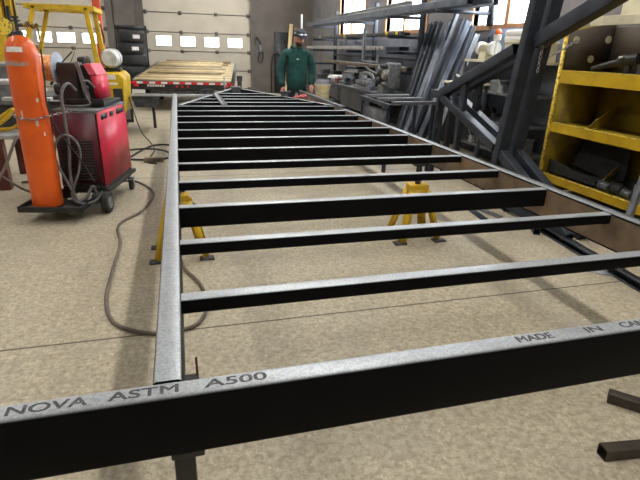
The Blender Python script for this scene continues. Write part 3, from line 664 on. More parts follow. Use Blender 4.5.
b = nb(); lathe(b, [(.105, -.345), (.112, -.345), (.118, -.27), (.105, -.27)], (0, 0, .115), 'Y', 24); obj('collar_ring', b, TANKW, tk, False)
b = nb(); bx(b, -.13, .13, -.2, .2, -.09, -.055+.02); obj('cradle', b, BLACK, tk, False, bevel=.01)
# orange post
t = thing('orange_post', 'orange red steel post behind the yellow forklift guard', 'post', (-1.36, 11.0, 0))
b = nb(); hss(b, .13, .13, (-1.36, 11.0, 0), (-1.36, 11.0, ZC), up=(0, 1, 0)); obj('post', b, PRIMER, t)
b = nb(); bx(b, -1.40, -1.32, 10.922, 10.934, 1.66, 1.80); obj('label_plate', b, LABEL, t)
b = nb(); tube(b, [(-1.33, 10.9, 1.75), (-1.29, 10.86, 1.62), (-1.28, 10.86, 1.45), (-1.32, 10.88, 1.35)], .014); obj('hook', b, BLACK, t)

# tyres
tb = None
yt = 14.7
for i in range(6):
    z = .02+.285*i+.14
    lab = 'black tyre lying in the stack by the pillar, %s' % ('lowest', 'second from the floor', 'third from the floor', 'third from the top', 'second from the top', 'topmost')[i]
    x = -1.09+(.03 if i % 2 else -.02)
    if tb is None:
        tb = thing('tyre', lab, 'tyre', (x, yt, z), 0, 'tyres stacked by the pillar')
        b = nb(); lathe(b, [(.17, -.10), (.19, -.125), (.27, -.14), (.315, -.12), (.337, -.07), (.34, 0), (.337, .07), (.315, .12), (.27, .14), (.19, .125), (.17, .10)], (0, 0, 0), 'Z', 40)
        tr = obj('tread', b, RUBBER, tb, False)
    else:
        t2 = dup(tb, (x, yt, z), 0, lab)
        if i in (4, 5):
            b = nb(); arc_patch(b, .3425, math.radians(-82), math.radians(-52), -.045, .045, 4); obj('paper_label', b, LABEL, t2, False)
solo('tyre_rack', BLACK, (-1.09, yt+.02, 0), lambda b: (bx(b, -.39, -.36, .1, .14, 0, 1.86), bx(b, .37, .40, .1, .14, 0, 1.86), bx(b, -.39, .40, .1, .14, 1.76, 1.86), bx(b, -.38, .38, .385, .40, .0, 1.86)), 'black metal rack frame holding the stacked tyres', 'rack')

# ------------------------------------------------------------------ flatbed trailer
fb = thing('flatbed_trailer', 'wood decked flatbed trailer with red and white striped rear edge by the garage door', 'trailer', (.12, 12.0, 0), -.125)
for i in range(27):
    y0 = .04+i*.15; zb = .655+.0678*(y0-.04)
    m_ = WOOD if i % 3 else mat('weathered_board', (.42, .33, .20), (.30, .24, .16), .7, 0, 4, .1)
    b = nb(); bx(b, -1.08, 1.08, y0, y0+.142, zb-.02, zb+.025); obj('deck_plank', b, m_, fb, False)
for i in range(9):
    y0 = 1.1+i*.33; zb = .68+.0678*(y0+.1)+.004
    x0 = -1.02+random.uniform(0, .25)
    b = nb(); bx(b, x0, x0+random.uniform(1.75, 1.85), y0, y0+.20, zb, zb+.04+.012*(i % 3)); obj('loose_board', b, WOOD if i % 2 else MATS['weathered_board'], fb, False)
b = nb(); bx(b, -1.12, 1.12, -.04, .03, .47, .64); obj('rear_bumper', b, BLACK, fb, False, bevel=.006)
b = nb()
for s in (-1, 1): sweep(b, chan(.06, .14), (s*1.12, .0, .60), (s*1.12, 4.1, .875))
for yy in (1, 2, 3): bx(b, -1.08, 1.08, yy, yy+.06, .50+.065*yy, .60+.065*yy)
sweep(b, ibeam(.08, .14), (0, .05, .5), (0, 4.6, .7)); obj('bed_frame', b, BLACK, fb, False)
b = nb(); bx(b, -1.11, 1.11, -.046, -.041, .595, .64); tape = obj('reflective_tape', b, WHITE, fb, False, smooth=False)
for i in range(9):
    x = -1.11+i*.262
    b = nb(); bx(b, x, x+.13, -.049, -.0465, .594, .641); obj('red_stripe', b, REDR, tape, False, smooth=False)
for x in (-.12, .0, .12):
    b = nb(); rod(b, (x, -.055, .545), (x, -.04, .545), .022, seg=12); obj('marker_light', b, REDR, fb, False)
for x in (-1.0, .98):
    b = nb(); box(b, (x, -.05, .555), (.10, .02, .05)); obj('tail_light', b, REDR, fb, False)
b = nb(); bx(b, -1.1, -.82, -.03, -.02, .35, .47); obj('number_plate', b, WHITE, fb, False, smooth=False)
b = nb()
for i in range(7): bx(b, -.76+i*.055, -.72+i*.055, -.043, -.0405, .535, .58)
obj('rear_lettering', b, LABEL, fb, False, smooth=False)
b = nb(); bx(b, .92, .96, -.1, -.05, .50, .80); obj('ramp_post', b, PALEST, fb, False)
for s in (-1, 1):
    for yy in (1.8, 2.6):
        b = nb(); lathe(b, [(.12, -.08), (.28, -.09), (.31, -.06), (.31, .06), (.28, .09), (.12, .08)], (s*.92, yy, .31), 'X', 32); w = obj('wheel', b, RUBBER, fb, False)
        b = nb(); lathe(b, [(.02, -.03), (.12, -.05), (.12, .05), (.02, .03)], (s*.92, yy, .31), 'X', 20); obj('wheel_rim', b, WHITE, w, False)
b = nb(); bx(b, -.7, .7, -.02, .1, .34, .46); obj('ramp_box', b, DKGREY, fb, False, bevel=.01)
# grey jack post just behind the frame tongue
t = thing('tongue_jack', 'dark upright jack standing between the frame tongue and the flatbed', 'jack', (1.28, 10.9, 0))
b = nb(); rod(b, (1.28, 10.9, .02), (1.28, 10.9, .75), .045); rod(b, (1.28, 10.9, .75), (1.28, 10.9, .85), .06); obj('jack_tube', b, DKGREY, t)
b = nb(); bx(b, 1.16, 1.40, 10.8, 11.0, 0, .02); obj('foot_plate', b, DKGREY, t)
# items on the back wall
t = thing('wall_hoist_control', 'hanging control with looped cable on the taupe wall right of the door', 'control', (2.68, YB, 1.0))
b = nb(); bx(b, 2.62, 2.74, YB-.09, YB-.001, 1.28, 1.50); obj('switch_box', b, GREYST, t, bevel=.01)
b = nb(); tube(b, [(2.66, YB-.05, 1.28), (2.60, YB-.05, 1.1), (2.64, YB-.05, .95), (2.72, YB-.05, 1.0), (2.76, YB-.05, 1.2), (2.70, YB-.05, 1.50), (2.56, YB-.05, 1.72), (2.50, YB-.05, 1.5)], .014); obj('cable', b, BLACK, t)
hose('wall_hose', [(3.02, YB-.1, .02), (3.02, YB-.1, .6), (3.05, YB-.1, 1.1), (3.15, YB-.1, 1.25), (3.28, YB-.1, 1.2), (3.3, YB-.1, .9)], .022, BLACK, 'black hose arched against the taupe wall behind the man', 'hose')
solo('steel_sheet', DKGREY, (3.35, YB-.02, 0), lambda b: bx(b, -.22, .25, -.05, 0, .02, 1.9), 'dark grey sheet standing against the back wall behind the man', 'sheet')
bar('leaning_board', .12, .03, (3.45, YB-.45, .02), (3.68, YB-.08, 2.15), WOOD, 'pale board leaning on the back wall above the man\'s shoulder', 'board', 'boards leaning on the back wall', 'flat', up=(0, -1, .2))
bar('leaning_board', .07, .03, (3.62, YB-.40, .02), (3.82, YB-.08, 2.05), WOODD, 'narrow brown board leaning beside the pale board on the back wall', 'board', 'boards leaning on the back wall', 'flat', up=(0, -1, .2))
solo('yellow_level', YEL, (3.50, YB-.6, 0), lambda b: sweep(b, rr(.05, .03, .004), (-.05, 0, .01), (.05, .2, 1.3), (0, -1, .2)), 'yellow spirit level leaning behind the man', 'level')

# ------------------------------------------------------------------ the man
def skin_mesh(verts, edges, radii, root=0, sub=2):
    """grow a smooth tapered surface over a skeleton and return its bmesh"""
    me = bpy.data.meshes.new('skeleton'); me.from_pydata([Vector(v) for v in verts], edges, [])
    o = bpy.data.objects.new('skeleton', me); col.objects.link(o)
    sk = o.modifiers.new('skin', 'SKIN'); sk.use_smooth_shade = True; sk.branch_smoothing = 0.6
    lay = me.skin_vertices[0].data if len(me.skin_vertices) else None
    if lay is None:
        bpy.context.view_layer.objects.active = o
        bpy.ops.mesh.customdata_skin_add(); lay = me.skin_vertices[0].data
    for i, r_ in enumerate(radii):
        lay[i].radius = r_ if isinstance(r_, tuple) else (r_, r_)
        lay[i].use_root = (i == root)
    sb = o.modifiers.new('sub', 'SUBSURF'); sb.levels = sub; sb.render_levels = sub
    dg = bpy.context.evaluated_depsgraph_get(); m2 = bpy.data.meshes.new_from_object(o.evaluated_get(dg))
    bpy.data.objects.remove(o); b = bmesh.new(); b.from_mesh(m2); bpy.data.meshes.remove(m2); return b
def merge(dst, src, mtx=None):
    if mtx is not None: src.transform(mtx)
    me = bpy.data.meshes.new('tmp'); src.to_mesh(me); src.free(); dst.from_mesh(me); bpy.data.meshes.remove(me)

man = thing('person', 'person in dark green sweatshirt and dark cap looking down at the frame end', 'person', (2.20, 9.52, 0))
SL = Vector((-.20, .02, 1.36)); SRr = Vector((.20, .02, 1.36))
EL_ = Vector((-.325, .03, 1.04)); ER = Vector((.315, .04, 1.06))
WL = Vector((-.29, -.13, .755)); WR = Vector((.24, -.17, .80))
V = [(0, 0, .94), (0, .01, 1.08), (0, .01, 1.24), (0, .01, 1.34), (0, .0, 1.43), (.01, -.03, 1.49), (.015, -.05, 1.56), (.02, -.06, 1.64),
     tuple(SL), tuple(EL_), tuple(WL), tuple(SRr), tuple(ER), tuple(WR),
     (-.10, .0, .88), (-.12, -.01, .50), (-.13, .04, .10), (-.14, -.10, .04), (.10, .0, .88), (.12, -.01, .50), (.13, .04, .10), (.15, -.10, .04)]
E_ = [(0,1),(1,2),(2,3),(3,4),(4,5),(5,6),(6,7),(3,8),(8,9),(9,10),(3,11),(11,12),(12,13),(0,14),(14,15),(15,16),(16,17),(0,18),(18,19),(19,20),(20,21)]
Rr = [(.15,.11),(.13,.09),(.14,.10),(.10,.075),.052,.052,.06,.07,.05,.040,.032,.05,.040,.032,.09,.058,.042,.035,.09,.058,.042,.035]
body = skin_mesh(V, E_, Rr)
def hand(wrist, dirv, palm_n, thumb_side, curl=.5):
    """palm and five unequal bent fingers as skinned chains"""
    out = nb(); d = dirv.normalized(); n = palm_n.normalized(); s = d.cross(n).normalized()*thumb_side
    pv = [wrist, wrist+d*.035, wrist+d*.085]
    merge(out, skin_mesh([tuple(q) for q in pv], [(0,1),(1,2)], [(.028,.020),(.038,.018),(.040,.016)], 0, 1))
    for k, L in enumerate((.070, .080, .075, .058)):
        b0 = wrist + d*.08 + s*(.028-.019*k)
        a = curl*.5; q1 = b0 + (d*math.cos(a)+n*math.sin(a))*L*.45
        a = curl*1.3; q2 = q1 + (d*math.cos(a)+n*math.sin(a))*L*.32
        a = curl*2.0; q3 = q2 + (d*math.cos(a)+n*math.sin(a))*L*.25
        merge(out, skin_mesh([tuple(q) for q in (b0-d*.02, b0, q1, q2, q3)], [(0,1),(1,2),(2,3),(3,4)], [.009,.0095,.009,.0085,.0075], 0, 1))
    b0 = wrist + d*.03 + s*.03; q1 = b0 + (s*.6+d*.8)*.035; q2 = q1 + (s*.25+d*.9+n*.3)*.03
    merge(out, skin_mesh([tuple(q) for q in (b0-s*.015, b0, q1, q2)], [(0,1),(1,2),(2,3)], [.013,.013,.011,.009], 0, 1))
    return out
merge(body, hand(WL, WL-EL_+Vector((0, 0, -.1)), Vector((.3, -.8, 0)), 1, .6))
merge(body, hand(WR, WR-ER+Vector((.03, -.05, -.08)), Vector((-.2, .3, -1)), 1, .55))
# head, tilted down and turned to the viewer's right
HM = Matrix.Translation((.02, -.085, 1.60)) @ Matrix.Rotation(.30, 4, 'Z') @ Matrix.Rotation(.30, 4, 'X') @ Matrix.Scale(1.16, 4)
hd = nb(); ball(hd, (0, 0, 0), (.076, .095, .118), 28, 18)
for v in hd.verts:
    c = v.co
    if c.z < 0: c.x *= 1 - .28*min(1, -c.z/.118)**1.3; c.y = c.y*(1-.12*(-c.z/.118)) - .012*(-c.z/.118)
    if c.y < -.05 and abs(c.z-.012) < .02 and .015 < abs(c.x) < .05: c.y += .010       # eye sockets
ball(hd, (0, -.098, -.018), (.013, .022, .020), 10, 8); ball(hd, (0, -.092, .006), (.009, .012, .024), 8, 6)
for s in (-1, 1):
    ball(hd, (s*.078, .005, -.005), (.010, .02, .032), 10, 8)
    ball(hd, (s*.030, -.078, .014), (.013, .010, .009), 10, 8)
ball(hd, (0, -.088, -.058), (.024, .012, .008), 10, 6)
merge(body, hd, HM)
obj('body', body, SKIN, man, False)
def headpart(name, fn, m):
    b = nb(); fn(b); b.transform(HM); return obj(name, b, m, man, False)
def beard(b):
    ball(b, (0, -.028, -.068), (.064, .072, .052), 20, 12); ball(b, (0, -.096, -.044), (.028, .012, .008), 10, 6)
    for v in list(b.verts):
        if v.co.z > -.045 and v.co.y > -.085: v.co.z = -.045-(.045+v.co.z)*.3
headpart('beard', beard, HAIR)
headpart('hair', lambda b: ball(b, (0, .018, .012), (.080, .088, .085), 20, 12), HAIR)
headpart('eyebrow', lambda b: [ball(b, (s*.032, -.087, .032), (.017, .008, .005), 8, 6) for s in (-1, 1)], HAIR)
def cap(b):
    lathe(b, [(.090, .035), (.094, .05), (.092, .085), (.078, .118), (.045, .138), (.012, .144)], (0, .0, 0), 'Z', 28)
    for v in b.verts: v.co.y *= 1.12
    n0 = len(b.verts)
    pts = [(.075*math.cos(a), -.075-.085*math.sin(a), .045-.012*math.sin(a)) for a in [PI*k/10 for k in range(11)]]
    prism(b, pts, (0, 0, .006))
headpart('cap', cap, mat('charcoal_cap_cloth', (.02, .024, .03), (.035, .04, .05), .85, 0, 20))
def glasses(b):
    for s in (-1, 1): ball(b, (s*.036, -.104, .078), (.033, .010, .019), 14, 8)
    rod(b, (-.01, -.11, .08), (.01, -.11, .08), .004)
    for s in (-1, 1): rod(b, (s*.066, -.10, .08), (s*.098, .0, .07), .003)
headpart('safety_glasses', glasses, mat('shiny_lens', (.55, .57, .60), (.3, .32, .35), .12, .6, 20))
# clothing
hv = [(0, .0, .62), (0, .01, .98), (0, .01, 1.18), (0, .015, 1.33), (0, .01, 1.425), tuple(SL+Vector((-.01, 0, 0))), tuple(EL_), tuple(WL+Vector((0, .0, -.01))), tuple(SRr+Vector((.01, 0, 0))), tuple(ER), tuple(WR+Vector((0, .0, -.01)))]
he = [(0,1),(1,2),(2,3),(3,4),(3,5),(5,6),(6,7),(3,8),(8,9),(9,10)]
hr = [(.22,.165),(.235,.17),(.235,.165),(.19,.13),(.115,.105),.10,.082,.062,.10,.082,.062]
b = skin_mesh(hv, he, hr)
for v in b.verts:
    c = v.co; k = .006*math.sin(c.z*46+c.x*14)+.004*math.sin(c.z*90-c.x*30); v.co += v.normal*k
hoodie = obj('sweatshirt', b, GREEN, man, False)
b = nb(); torus(b, (0, .02, 1.445), .092, .030, Matrix.Rotation(.28, 3, 'X'), 24, 10); ball(b, (0, .115, 1.40), (.12, .06, .09), 16, 10); obj('hood', b, GREEN, hoodie, False)
b = nb(); box(b, (-.02, -.168, 1.24), (.045, .006, .014), Matrix.Rotation(.15, 3, 'Y')); obj('chest_logo', b, WHITE, hoodie, False)
b = nb()
for s in (-1, 1): tube(b, [(s*.03, -.095, 1.43), (s*.032, -.14, 1.37), (s*.028, -.168, 1.30)], .004)
obj('drawstring', b, GREEN, hoodie, False)
b = skin_mesh([(0, 0, .84), (-.10, 0, .76), (-.12, -.01, .50), (-.13, .04, .12), (.10, 0, .76), (.12, -.01, .50), (.13, .04, .12)], [(0,1),(1,2),(2,3),(0,4),(4,5),(5,6)], [(.13,.11),(.09,.10),.078,.070,(.09,.10),.078,.070])
obj('trousers', b, NAVY, man, False)
for s in (-1, 1):
    b = skin_mesh([(s*.13, .045, .20), (s*.13, .05, .07), (s*.145, -.06, .055), (s*.15, -.15, .045)], [(0,1),(1,2),(2,3)], [(.055,.055),(.05,.05),(.05,.045),(.045,.038)])
    m0 = min(v.co.z for v in b.verts)
    for v in b.verts: v.co.z = max(v.co.z, .004)
    obj('boot', b, BOOT, man, False)

# things around the man
t = thing('welding_clamp', 'dark steel clamp gripping the right tongue arm in front of the man', 'clamp', (1.75, 8.42, ZT))
b = nb(); bx(b, 1.69, 1.80, 8.38, 8.46, ZT+.004, ZT+.05); rod(b, (1.66, 8.44, ZT+.06), (1.84, 8.38, ZT+.07), .018); rod(b, (1.74, 8.42, ZT+.05), (1.74, 8.42, ZT+.12), .012); obj('jaw', b, DKGREY, t, bevel=.004)
t = thing('red_glove', 'red work glove lying on the right tongue arm of the frame', 'glove', (1.93, 7.98, ZT))
b = nb(); merge(b, hand(Vector((1.93, 7.98, ZT+.03)), Vector((-.8, .3, .02)), Vector((0, 0, -1)), 1, .5)); ball(b, (1.94, 7.98, ZT+.035), (.045, .045, .028), 14, 8); lathe(b, [(.03, .0), (.034, .005), (.034, .06), (.03, .065)], (1.95, 7.98, ZT+.036), 'X', 14)
for v in b.verts: v.co.z = ZT+.004+max(0, (v.co.z-ZT-.004))
obj('glove_cloth', b, REDGL, t)
bar('steel_bar', .055, .035, (2.20, 9.2, ZT+.0195), (2.20, 6.58, ZT+.0195), GREYST, 'grey rectangular tube lying along the far part of the right side rail', 'steel bar')
bk = thing('bucket', 'yellowed white plastic pail with grey contents beside the man', 'bucket', (2.78, 9.75, .50))
b = nb(); lathe(b, [(.12, 0), (.13, .01), (.152, .26), (.160, .265), (.160, .285), (.146, .287), (.146, .262), (.125, .03)], (0, 0, 0), 'Z', 32); obj('pail', b, CLOUD, bk, False)
b = nb(); lathe(b, [(.02, .2), (.128, .2), (.128, .34), (.12, .36), (.02, .36)], (0, 0, 0), 'Z', 24); obj('contents', b, mat('grey_tape_roll', (.28, .30, .35), (.2, .21, .25), .6), bk, False)
b = nb(); tube(b, [(-.155, 0, .26), (-.11, -.10, .16), (0, -.16, .11), (.11, -.10, .16), (.155, 0, .26)], .004); obj('bail', b, GREYST, bk, False)
t = thing('stool', 'low steel stool carrying the white pail', 'stool', (2.78, 9.75, 0))
b = nb(); bx(b, 2.58, 2.98, 9.55, 9.95, .47, .50); obj('seat', b, DKGREY, t, bevel=.006)
for x in (2.62, 2.94):
    for yy in (9.59, 9.91):
        b = nb(); hss(b, .03, .03, (x, yy, 0), (x, yy, .47), up=(0, 1, 0)); obj('leg', b, DKGREY, t)

# ------------------------------------------------------------------ workbench along the right wall
wb = thing('workbench', 'long dark steel workbench along the right wall crowded with machine parts', 'workbench', (3.65, 10.4, 0))
b = nb(); bx(b, 3.28, 3.92, 7.8, 12.9, .70, .75); obj('bench_top', b, DKGREY, wb, bevel=.005)
for x in (3.33, 3.87):
    for yy in (7.86, 9.6, 11.2, 12.84):
        b = nb(); hss(b, .06, .06, (x, yy, 0), (x, yy, .70), up=(0, 1, 0)); obj('leg', b, DKGREY, wb)
b = nb(); bx(b, 3.30, 3.90, 8.3, 12.8, .22, .25); obj('shelf', b, DKGREY, wb)
b = nb(); bx(b, 3.30, 3.31, 8.5, 10.2, .35, .69); bx(b, 3.30, 3.31, 10.4, 12.2, .45, .69); obj('drawer_front', b, DKGREY, wb, bevel=.004)
def on_bench(name, m, x, yy, fn, label, cat, group=None, bevel=.004): return solo(name, m, (x, yy, .75), fn, label, cat, group, bevel)
on_bench('plastic_tote', WHITE, 3.62, 11.25, lambda b: (prism(b, [(-.22, -.3, .06), (.22, -.3, .06), (.22, .3, .06), (-.22, .3, .06)], (0, 0, .04)), bx(b, -.16, .16, -.22, .22, 0, .06), bx(b, -.20, .20, -.28, .28, .10, .13)), 'white tray standing on the bench just right of the man', 'tray')
def gears(b):
    for (x, z, R) in ((-.0, .14, .10), (.0, .12, .07)): lathe(b, [(.02, -.04+x), (R, -.04+x), (R, .04+x), (.02, .04+x)], (0, -.12 if R < .09 else .14, z), 'X', 18)
    tube(b, [(0, -.42, .05), (0, -.36, .2), (0, -.2, .27), (0, .15, .27), (0, .34, .2), (0, .42, .04)], .03); bx(b, -.1, .1, -.45, .45, 0, .04)
    for k in range(5): rod(b, (-.12, -.28+.13*k, .10), (.08, -.28+.13*k, .10), .045)
on_bench('gear_assembly', mat('bare_casting', (.14, .145, .15), (.26, .265, .27), .4, .6, 25, .2), 3.50, 9.25, gears, 'grey assembly of round gears and bent guard on the bench front', 'machine part')
def brk(b):
    bx(b, -.02, .02, -.35, .35, .0, .14); bx(b, -.1, .1, -.35, .35, 0, .02)
    for k in range(5): rod(b, (-.035, -.26+.13*k, .09), (.03, -.26+.13*k, .09), .03)
solo('bracket_rail', mat('pale_casting', (.28, .28, .27), (.36, .36, .35), .4, .5, 20), (3.80, 10.9, .96), brk, 'pale bracket with a row of round holes above the bench', 'bracket', bevel=.003)
on_bench('bracket_stand', DKGREY, 3.80, 10.9, lambda b: (bx(b, -.08, .08, -.3, -.24, 0, .205), bx(b, -.08, .08, .24, .3, 0, .205), bx(b, -.06, .06, -.3, .3, 0, .03)), 'dark block stand under the bracket with round holes', 'stand')
dm = thing('drill_head', 'pale grey machine head with round motor details at the bench end', 'machine', (3.50, 8.25, .75))
PC = MATS['pale_casting']
b = nb(); bx(b, -.10, .14, -.14, .14, 0, .12); bx(b, .02, .14, -.10, .10, .12, .5); obj('column', b, MIDGREY, dm, False, bevel=.01)
b = nb(); prism(b, [(-.02, -.26, .10), (-.02, .22, .12), (-.02, .18, .46), (-.02, -.10, .50), (-.02, -.28, .42)], (.06, 0, 0)); obj('back_plate', b, PC, dm, False, bevel=.01)
for (yy, z, R_, L_, m_) in ((.06, .37, .075, .14, MATS['bare_casting']), (-.10, .30, .085, .10, PC), (.08, .20, .06, .16, DKGREY), (-.12, .15, .045, .12, MATS['bare_casting']), (-.02, .44, .035, .12, DKGREY)):
    b = nb(); lathe(b, [(R_*.3, -.02-L_), (R_*.75, -.02-L_), (R_*.8, -.02-L_*.8), (R_, -.02-L_*.7), (R_, -.021)], (0, yy, z), 'X', 22); obj('motor_cover', b, m_, dm, False)
b = nb(); tube(b, [(-.12, .15, .30), (-.10, .5, .34), (-.08, .9, .40)], .016); obj('feed_arm', b, MATS['bare_casting'], dm, False)
b = nb(); prism(b, [(-.10, -.30, .1), (-.10, -.34, .1), (-.10, -.34, .48), (-.10, -.30, .50)], (.2, 0, 0)); obj('side_guard', b, MATS['bare_casting'], dm, False, bevel=.006)
vz = thing('bench_vise', 'dark bench vise with round handle between the tray and the gears', 'vise', (3.45, 10.25, .75))
b = nb(); bx(b, -.07, .07, -.10, .10, 0, .04); bx(b, -.05, .05, -.06, .06, .04, .13); obj('vise_base', b, DKGREY, vz, False, bevel=.006)
for q, nm in ((-.10, 'jaw'), (.04, 'jaw')):
    b = nb(); bx(b, -.08, .08, q, q+.06, .13, .21); obj(nm, b, MIDGREY, vz, False, bevel=.005)
b = nb(); rod(b, (0, -.26, .15), (0, -.10, .15), .015); rod(b, (-.09, -.25, .15), (.09, -.25, .15), .008); obj('handle', b, GREYST, vz, False)
for x, yy, sx, sy, sz, m_, lab in ((3.42, 10.75, .12, .2, .10, RUSTRED, 'small rust red box beside the vise'), (3.40, 8.72, .10, .16, .08, BLUEGREY, 'small blue grey box between the gears and the machine head'), (3.75, 12.0, .2, .25, .2, BLACK, 'black box behind the white tray')):
    on_bench('tool_box', m_, x, yy, lambda b: (bx(b, -sx/2, sx/2, -sy/2, sy/2, 0, sz), bx(b, -sx/2-.004, sx/2+.004, -sy/2-.004, sy/2+.004, sz*.7, sz*.78), tube(b, [(0, -sy*.25, sz), (0, -sy*.2, sz+.03), (0, sy*.2, sz+.03), (0, sy*.25, sz)], .006)), lab, 'box')
for i, (x, yy, sx, sy, h, lab) in enumerate(((3.6, 12.5, .3, .4, .22, 'dark crate at the far end of the bench behind the man'), (3.55, 10.75, .3, .45, .12, 'low grey casting on the bench between tray and gears'),
                                       (3.80, 9.9, .2, .2, .22, 'small dark casting behind the gears on the bench'))):
    on_bench('casting', DKGREY if i != 1 else MIDGREY, x, yy, lambda b: (bx(b, -sx/2, sx/2, -sy/2, sy/2, 0, h*.5), bx(b, -sx/3, sx/3, -sy/3, sy/3, h*.5, h), rod(b, (-sx/2-.02, 0, h*.3), (sx/2, 0, h*.3), h*.2)), lab, 'casting', bevel=.01)

# ------------------------------------------------------------------ bar stock rack on the right wall
rk = thing('stock_rack', 'grey steel cantilever rack on the right wall carrying long bar stock', 'rack', (4.1, 10.4, 0))
for yy in (8.35, 10.55, 13.4):
    b = nb(); hss(b, .08, .08, (4.12, yy, .0), (4.12, yy, 2.35), up=(0, 1, 0)); post = obj('post', b, BLUEST, rk)
    b = nb()
    for z in (1.10, 1.43, 1.68, 1.99): bx(b, 3.50, 4.08, yy-.025, yy+.025, z-.05, z-.005)
    obj('arm', b, BLUEST, post, bevel=.003)
b = nb(); hss(b, .05, .05, (4.12, 8.4, 1.3), (4.12, 13.4, 1.3)); obj('tie_bar', b, BLUEST, rk)
b = nb(); bx(b, 3.5, 4.399, 6.68, 6.74, 1.94, 1.985); bx(b, 4.34, 4.399, 6.66, 6.76, 1.8, 2.2); obj('wall_arm', b, BLUEST, rk)
t = thing('rack_gate', 'pale upright bracket with foot hanging on the front of the stock rack', 'bracket', (3.44, 9.3, 1.2))
b = nb(); bx(b, 3.42, 3.46, 9.28, 9.36, 1.22, 1.82); bx(b, 3.42, 3.46, 8.55, 9.36, 1.22, 1.26); bx(b, 3.425, 3.455, 8.55, 8.6, 1.26, 1.36); obj('hanger', b, GREYST, t, bevel=.004)
ROWL = 'bar stock on the rack'
BLUEL = mat('light_blue_grey_steel', (.10, .12, .155), (.17, .195, .235), .4, .5, 5, .05)
bar('stock_bar', .10, .10, (3.60, 14.3, 2.045), (3.60, 6.0, 2.045), BLUEL, 'long blue grey square tube on the top rack level, nearest the room', 'stock bar', ROWL)
bar('stock_bar', .10, .12, (3.74, 13.4, 2.055), (3.74, 5.8, 2.055), BLUEL, 'long blue grey channel on the top rack level, second from the room', 'stock bar', ROWL, 'chan')
bar('stock_bar', .10, .10, (3.88, 13.0, 2.045), (3.88, 5.9, 2.045), GREYST, 'grey square tube on the top rack level, third from the room', 'stock bar', ROWL)
bar('stock_bar', .08, .06, (3.66, 13.8, 2.13), (3.66, 7.9, 2.147), PALEST, 'pale channel stacked above the top rack level', 'stock bar', ROWL, 'chan')
bb = bar('stock_bar', .05, .05, (3.60, 14.0, 1.705), (3.60, 7.95, 1.705), DKGREY, 'thin dark tube with yellow tape marks on the third rack level', 'stock bar', ROWL)
for yy in (12.9, 10.9, 8.55, 8.1):
    b = nb(); bx(b, 3.572, 3.628, yy, yy+.10, 1.677, 1.733); obj('yellow_tape', b, YEL, bb)
bar('stock_bar', .09, .05, (3.75, 13.6, 1.70), (3.75, 8.1, 1.70), BLUEST, 'dark blue grey channel behind the taped tube on the third rack level', 'stock bar', ROWL, 'chan')
b0 = bar('stock_bar', .05, .07, (3.56, 14.2, 1.465), (3.56, 8.6, 1.475), mat('cream_channel', (.32, .31, .29), (.25, .24, .23), .5, .2, 6), 'pale cream channel with two end holes on the second rack level', 'stock bar', ROWL, 'flat')
b = nb()
for yy in (8.75, 8.95): rod(b, (3.528, yy, 1.465), (3.536, yy, 1.465), .024)
obj('bolt_hole', b, BLACK, b0)
for i, (x, z, m, k) in enumerate(((3.70, 1.47, BLUEST, 'hss'), (3.82, 1.47, DKGREY, 'chan'), (3.82, 1.14, BROWNST, 'flat'), (3.94, 1.14, DKGREY, 'hss'))):
    bar('stock_bar', .08, .07, (x, 13.6-.2*i, z), (x, 8.2+.03*i, z), m, ('dark square tube behind the cream channel on the second rack level', 'dark channel farthest back on the second rack level',
        'brown flat stock on the lowest rack level, nearest the room', 'dark tube farthest back on the lowest rack level')[i], 'stock bar', ROWL, k)
solo('shade_board', mat('clutter_shade', (.06, .062, .072), (.10, .10, .115), .7, 0, 3), (4.36, 10.3, 0), lambda b: bx(b, 0, .03, -3.6, 3.5, .02, 1.66), 'long dark sheet added for shaded clutter along the right wall below the windows', 'sheet')  # dark sheet added where clutter under the windows lies in shade
solo('white_tube', WHITE, (3.05, 12.6, 0), lambda b: rod(b, (0, 0, 0.005), (.0, .2, 2.2), .022), 'white tube standing upright just behind the man by the rack end', 'tube')

# ------------------------------------------------------------------ bars leaning on the right wall
spec = [ # bottom (x,y), top (x,y,z), w, h, kind, material, words
 ((3.32, 7.36), (4.10, 7.98, 1.86), .09, .05, 'chan', BLUEST, 'dark channel leaning at the left end of the leaning bars'),
 ((3.30, 7.22), (4.12, 7.84, 1.88), .07, .07, 'hss', BLUEST, 'dark square tube leaning second from the left'),
 ((3.30, 7.06), (4.12, 7.70, 1.88), .08, .05, 'chan', BLUEST, 'dark channel leaning third from the left'),
 ((3.22, 6.92), (4.12, 7.50, 1.80), .11, .012, 'flat', BLUEL, 'broad pale flat bar leaning fourth from the left'),
 ((3.30, 6.82), (4.12, 7.40, 1.88), .07, .05, 'chan', BLUEL, 'grey channel leaning fifth from the left'),
 ((3.22, 6.62), (4.32, 7.32, 2.50), .06, .06, 'hss', BLUEST, 'long dark tube leaning over the rack top'),
 ((3.36, 6.58), (4.20, 7.16, 1.90), .12, .06, 'chan', BLUEST, 'wide dark channel leaning just right of the long tube'),
 ((3.22, 6.46), (4.24, 7.04, 1.88), .05, .05, 'ell', BLUEL, 'blue grey angle iron leaning third from the right'),
 ((3.40, 6.37), (4.22, 6.90, 1.80), .09, .05, 'chan', BLUEST, 'dark channel leaning second from the right'),
 ((3.34, 6.22), (4.22, 6.74, 1.70), .05, .05, 'ell', GREYST, 'grey angle iron leaning at the right end'),
]
for (bx_, by_), (tx, ty, tz), w_, h_, k_, m_, lab in spec:
    bar('leaning_bar', w_, h_, (bx_, by_, .03), (tx, ty, tz), m_, lab, 'steel bar', 'bars leaning on the right wall', k_, up=(-1, 0, .6))

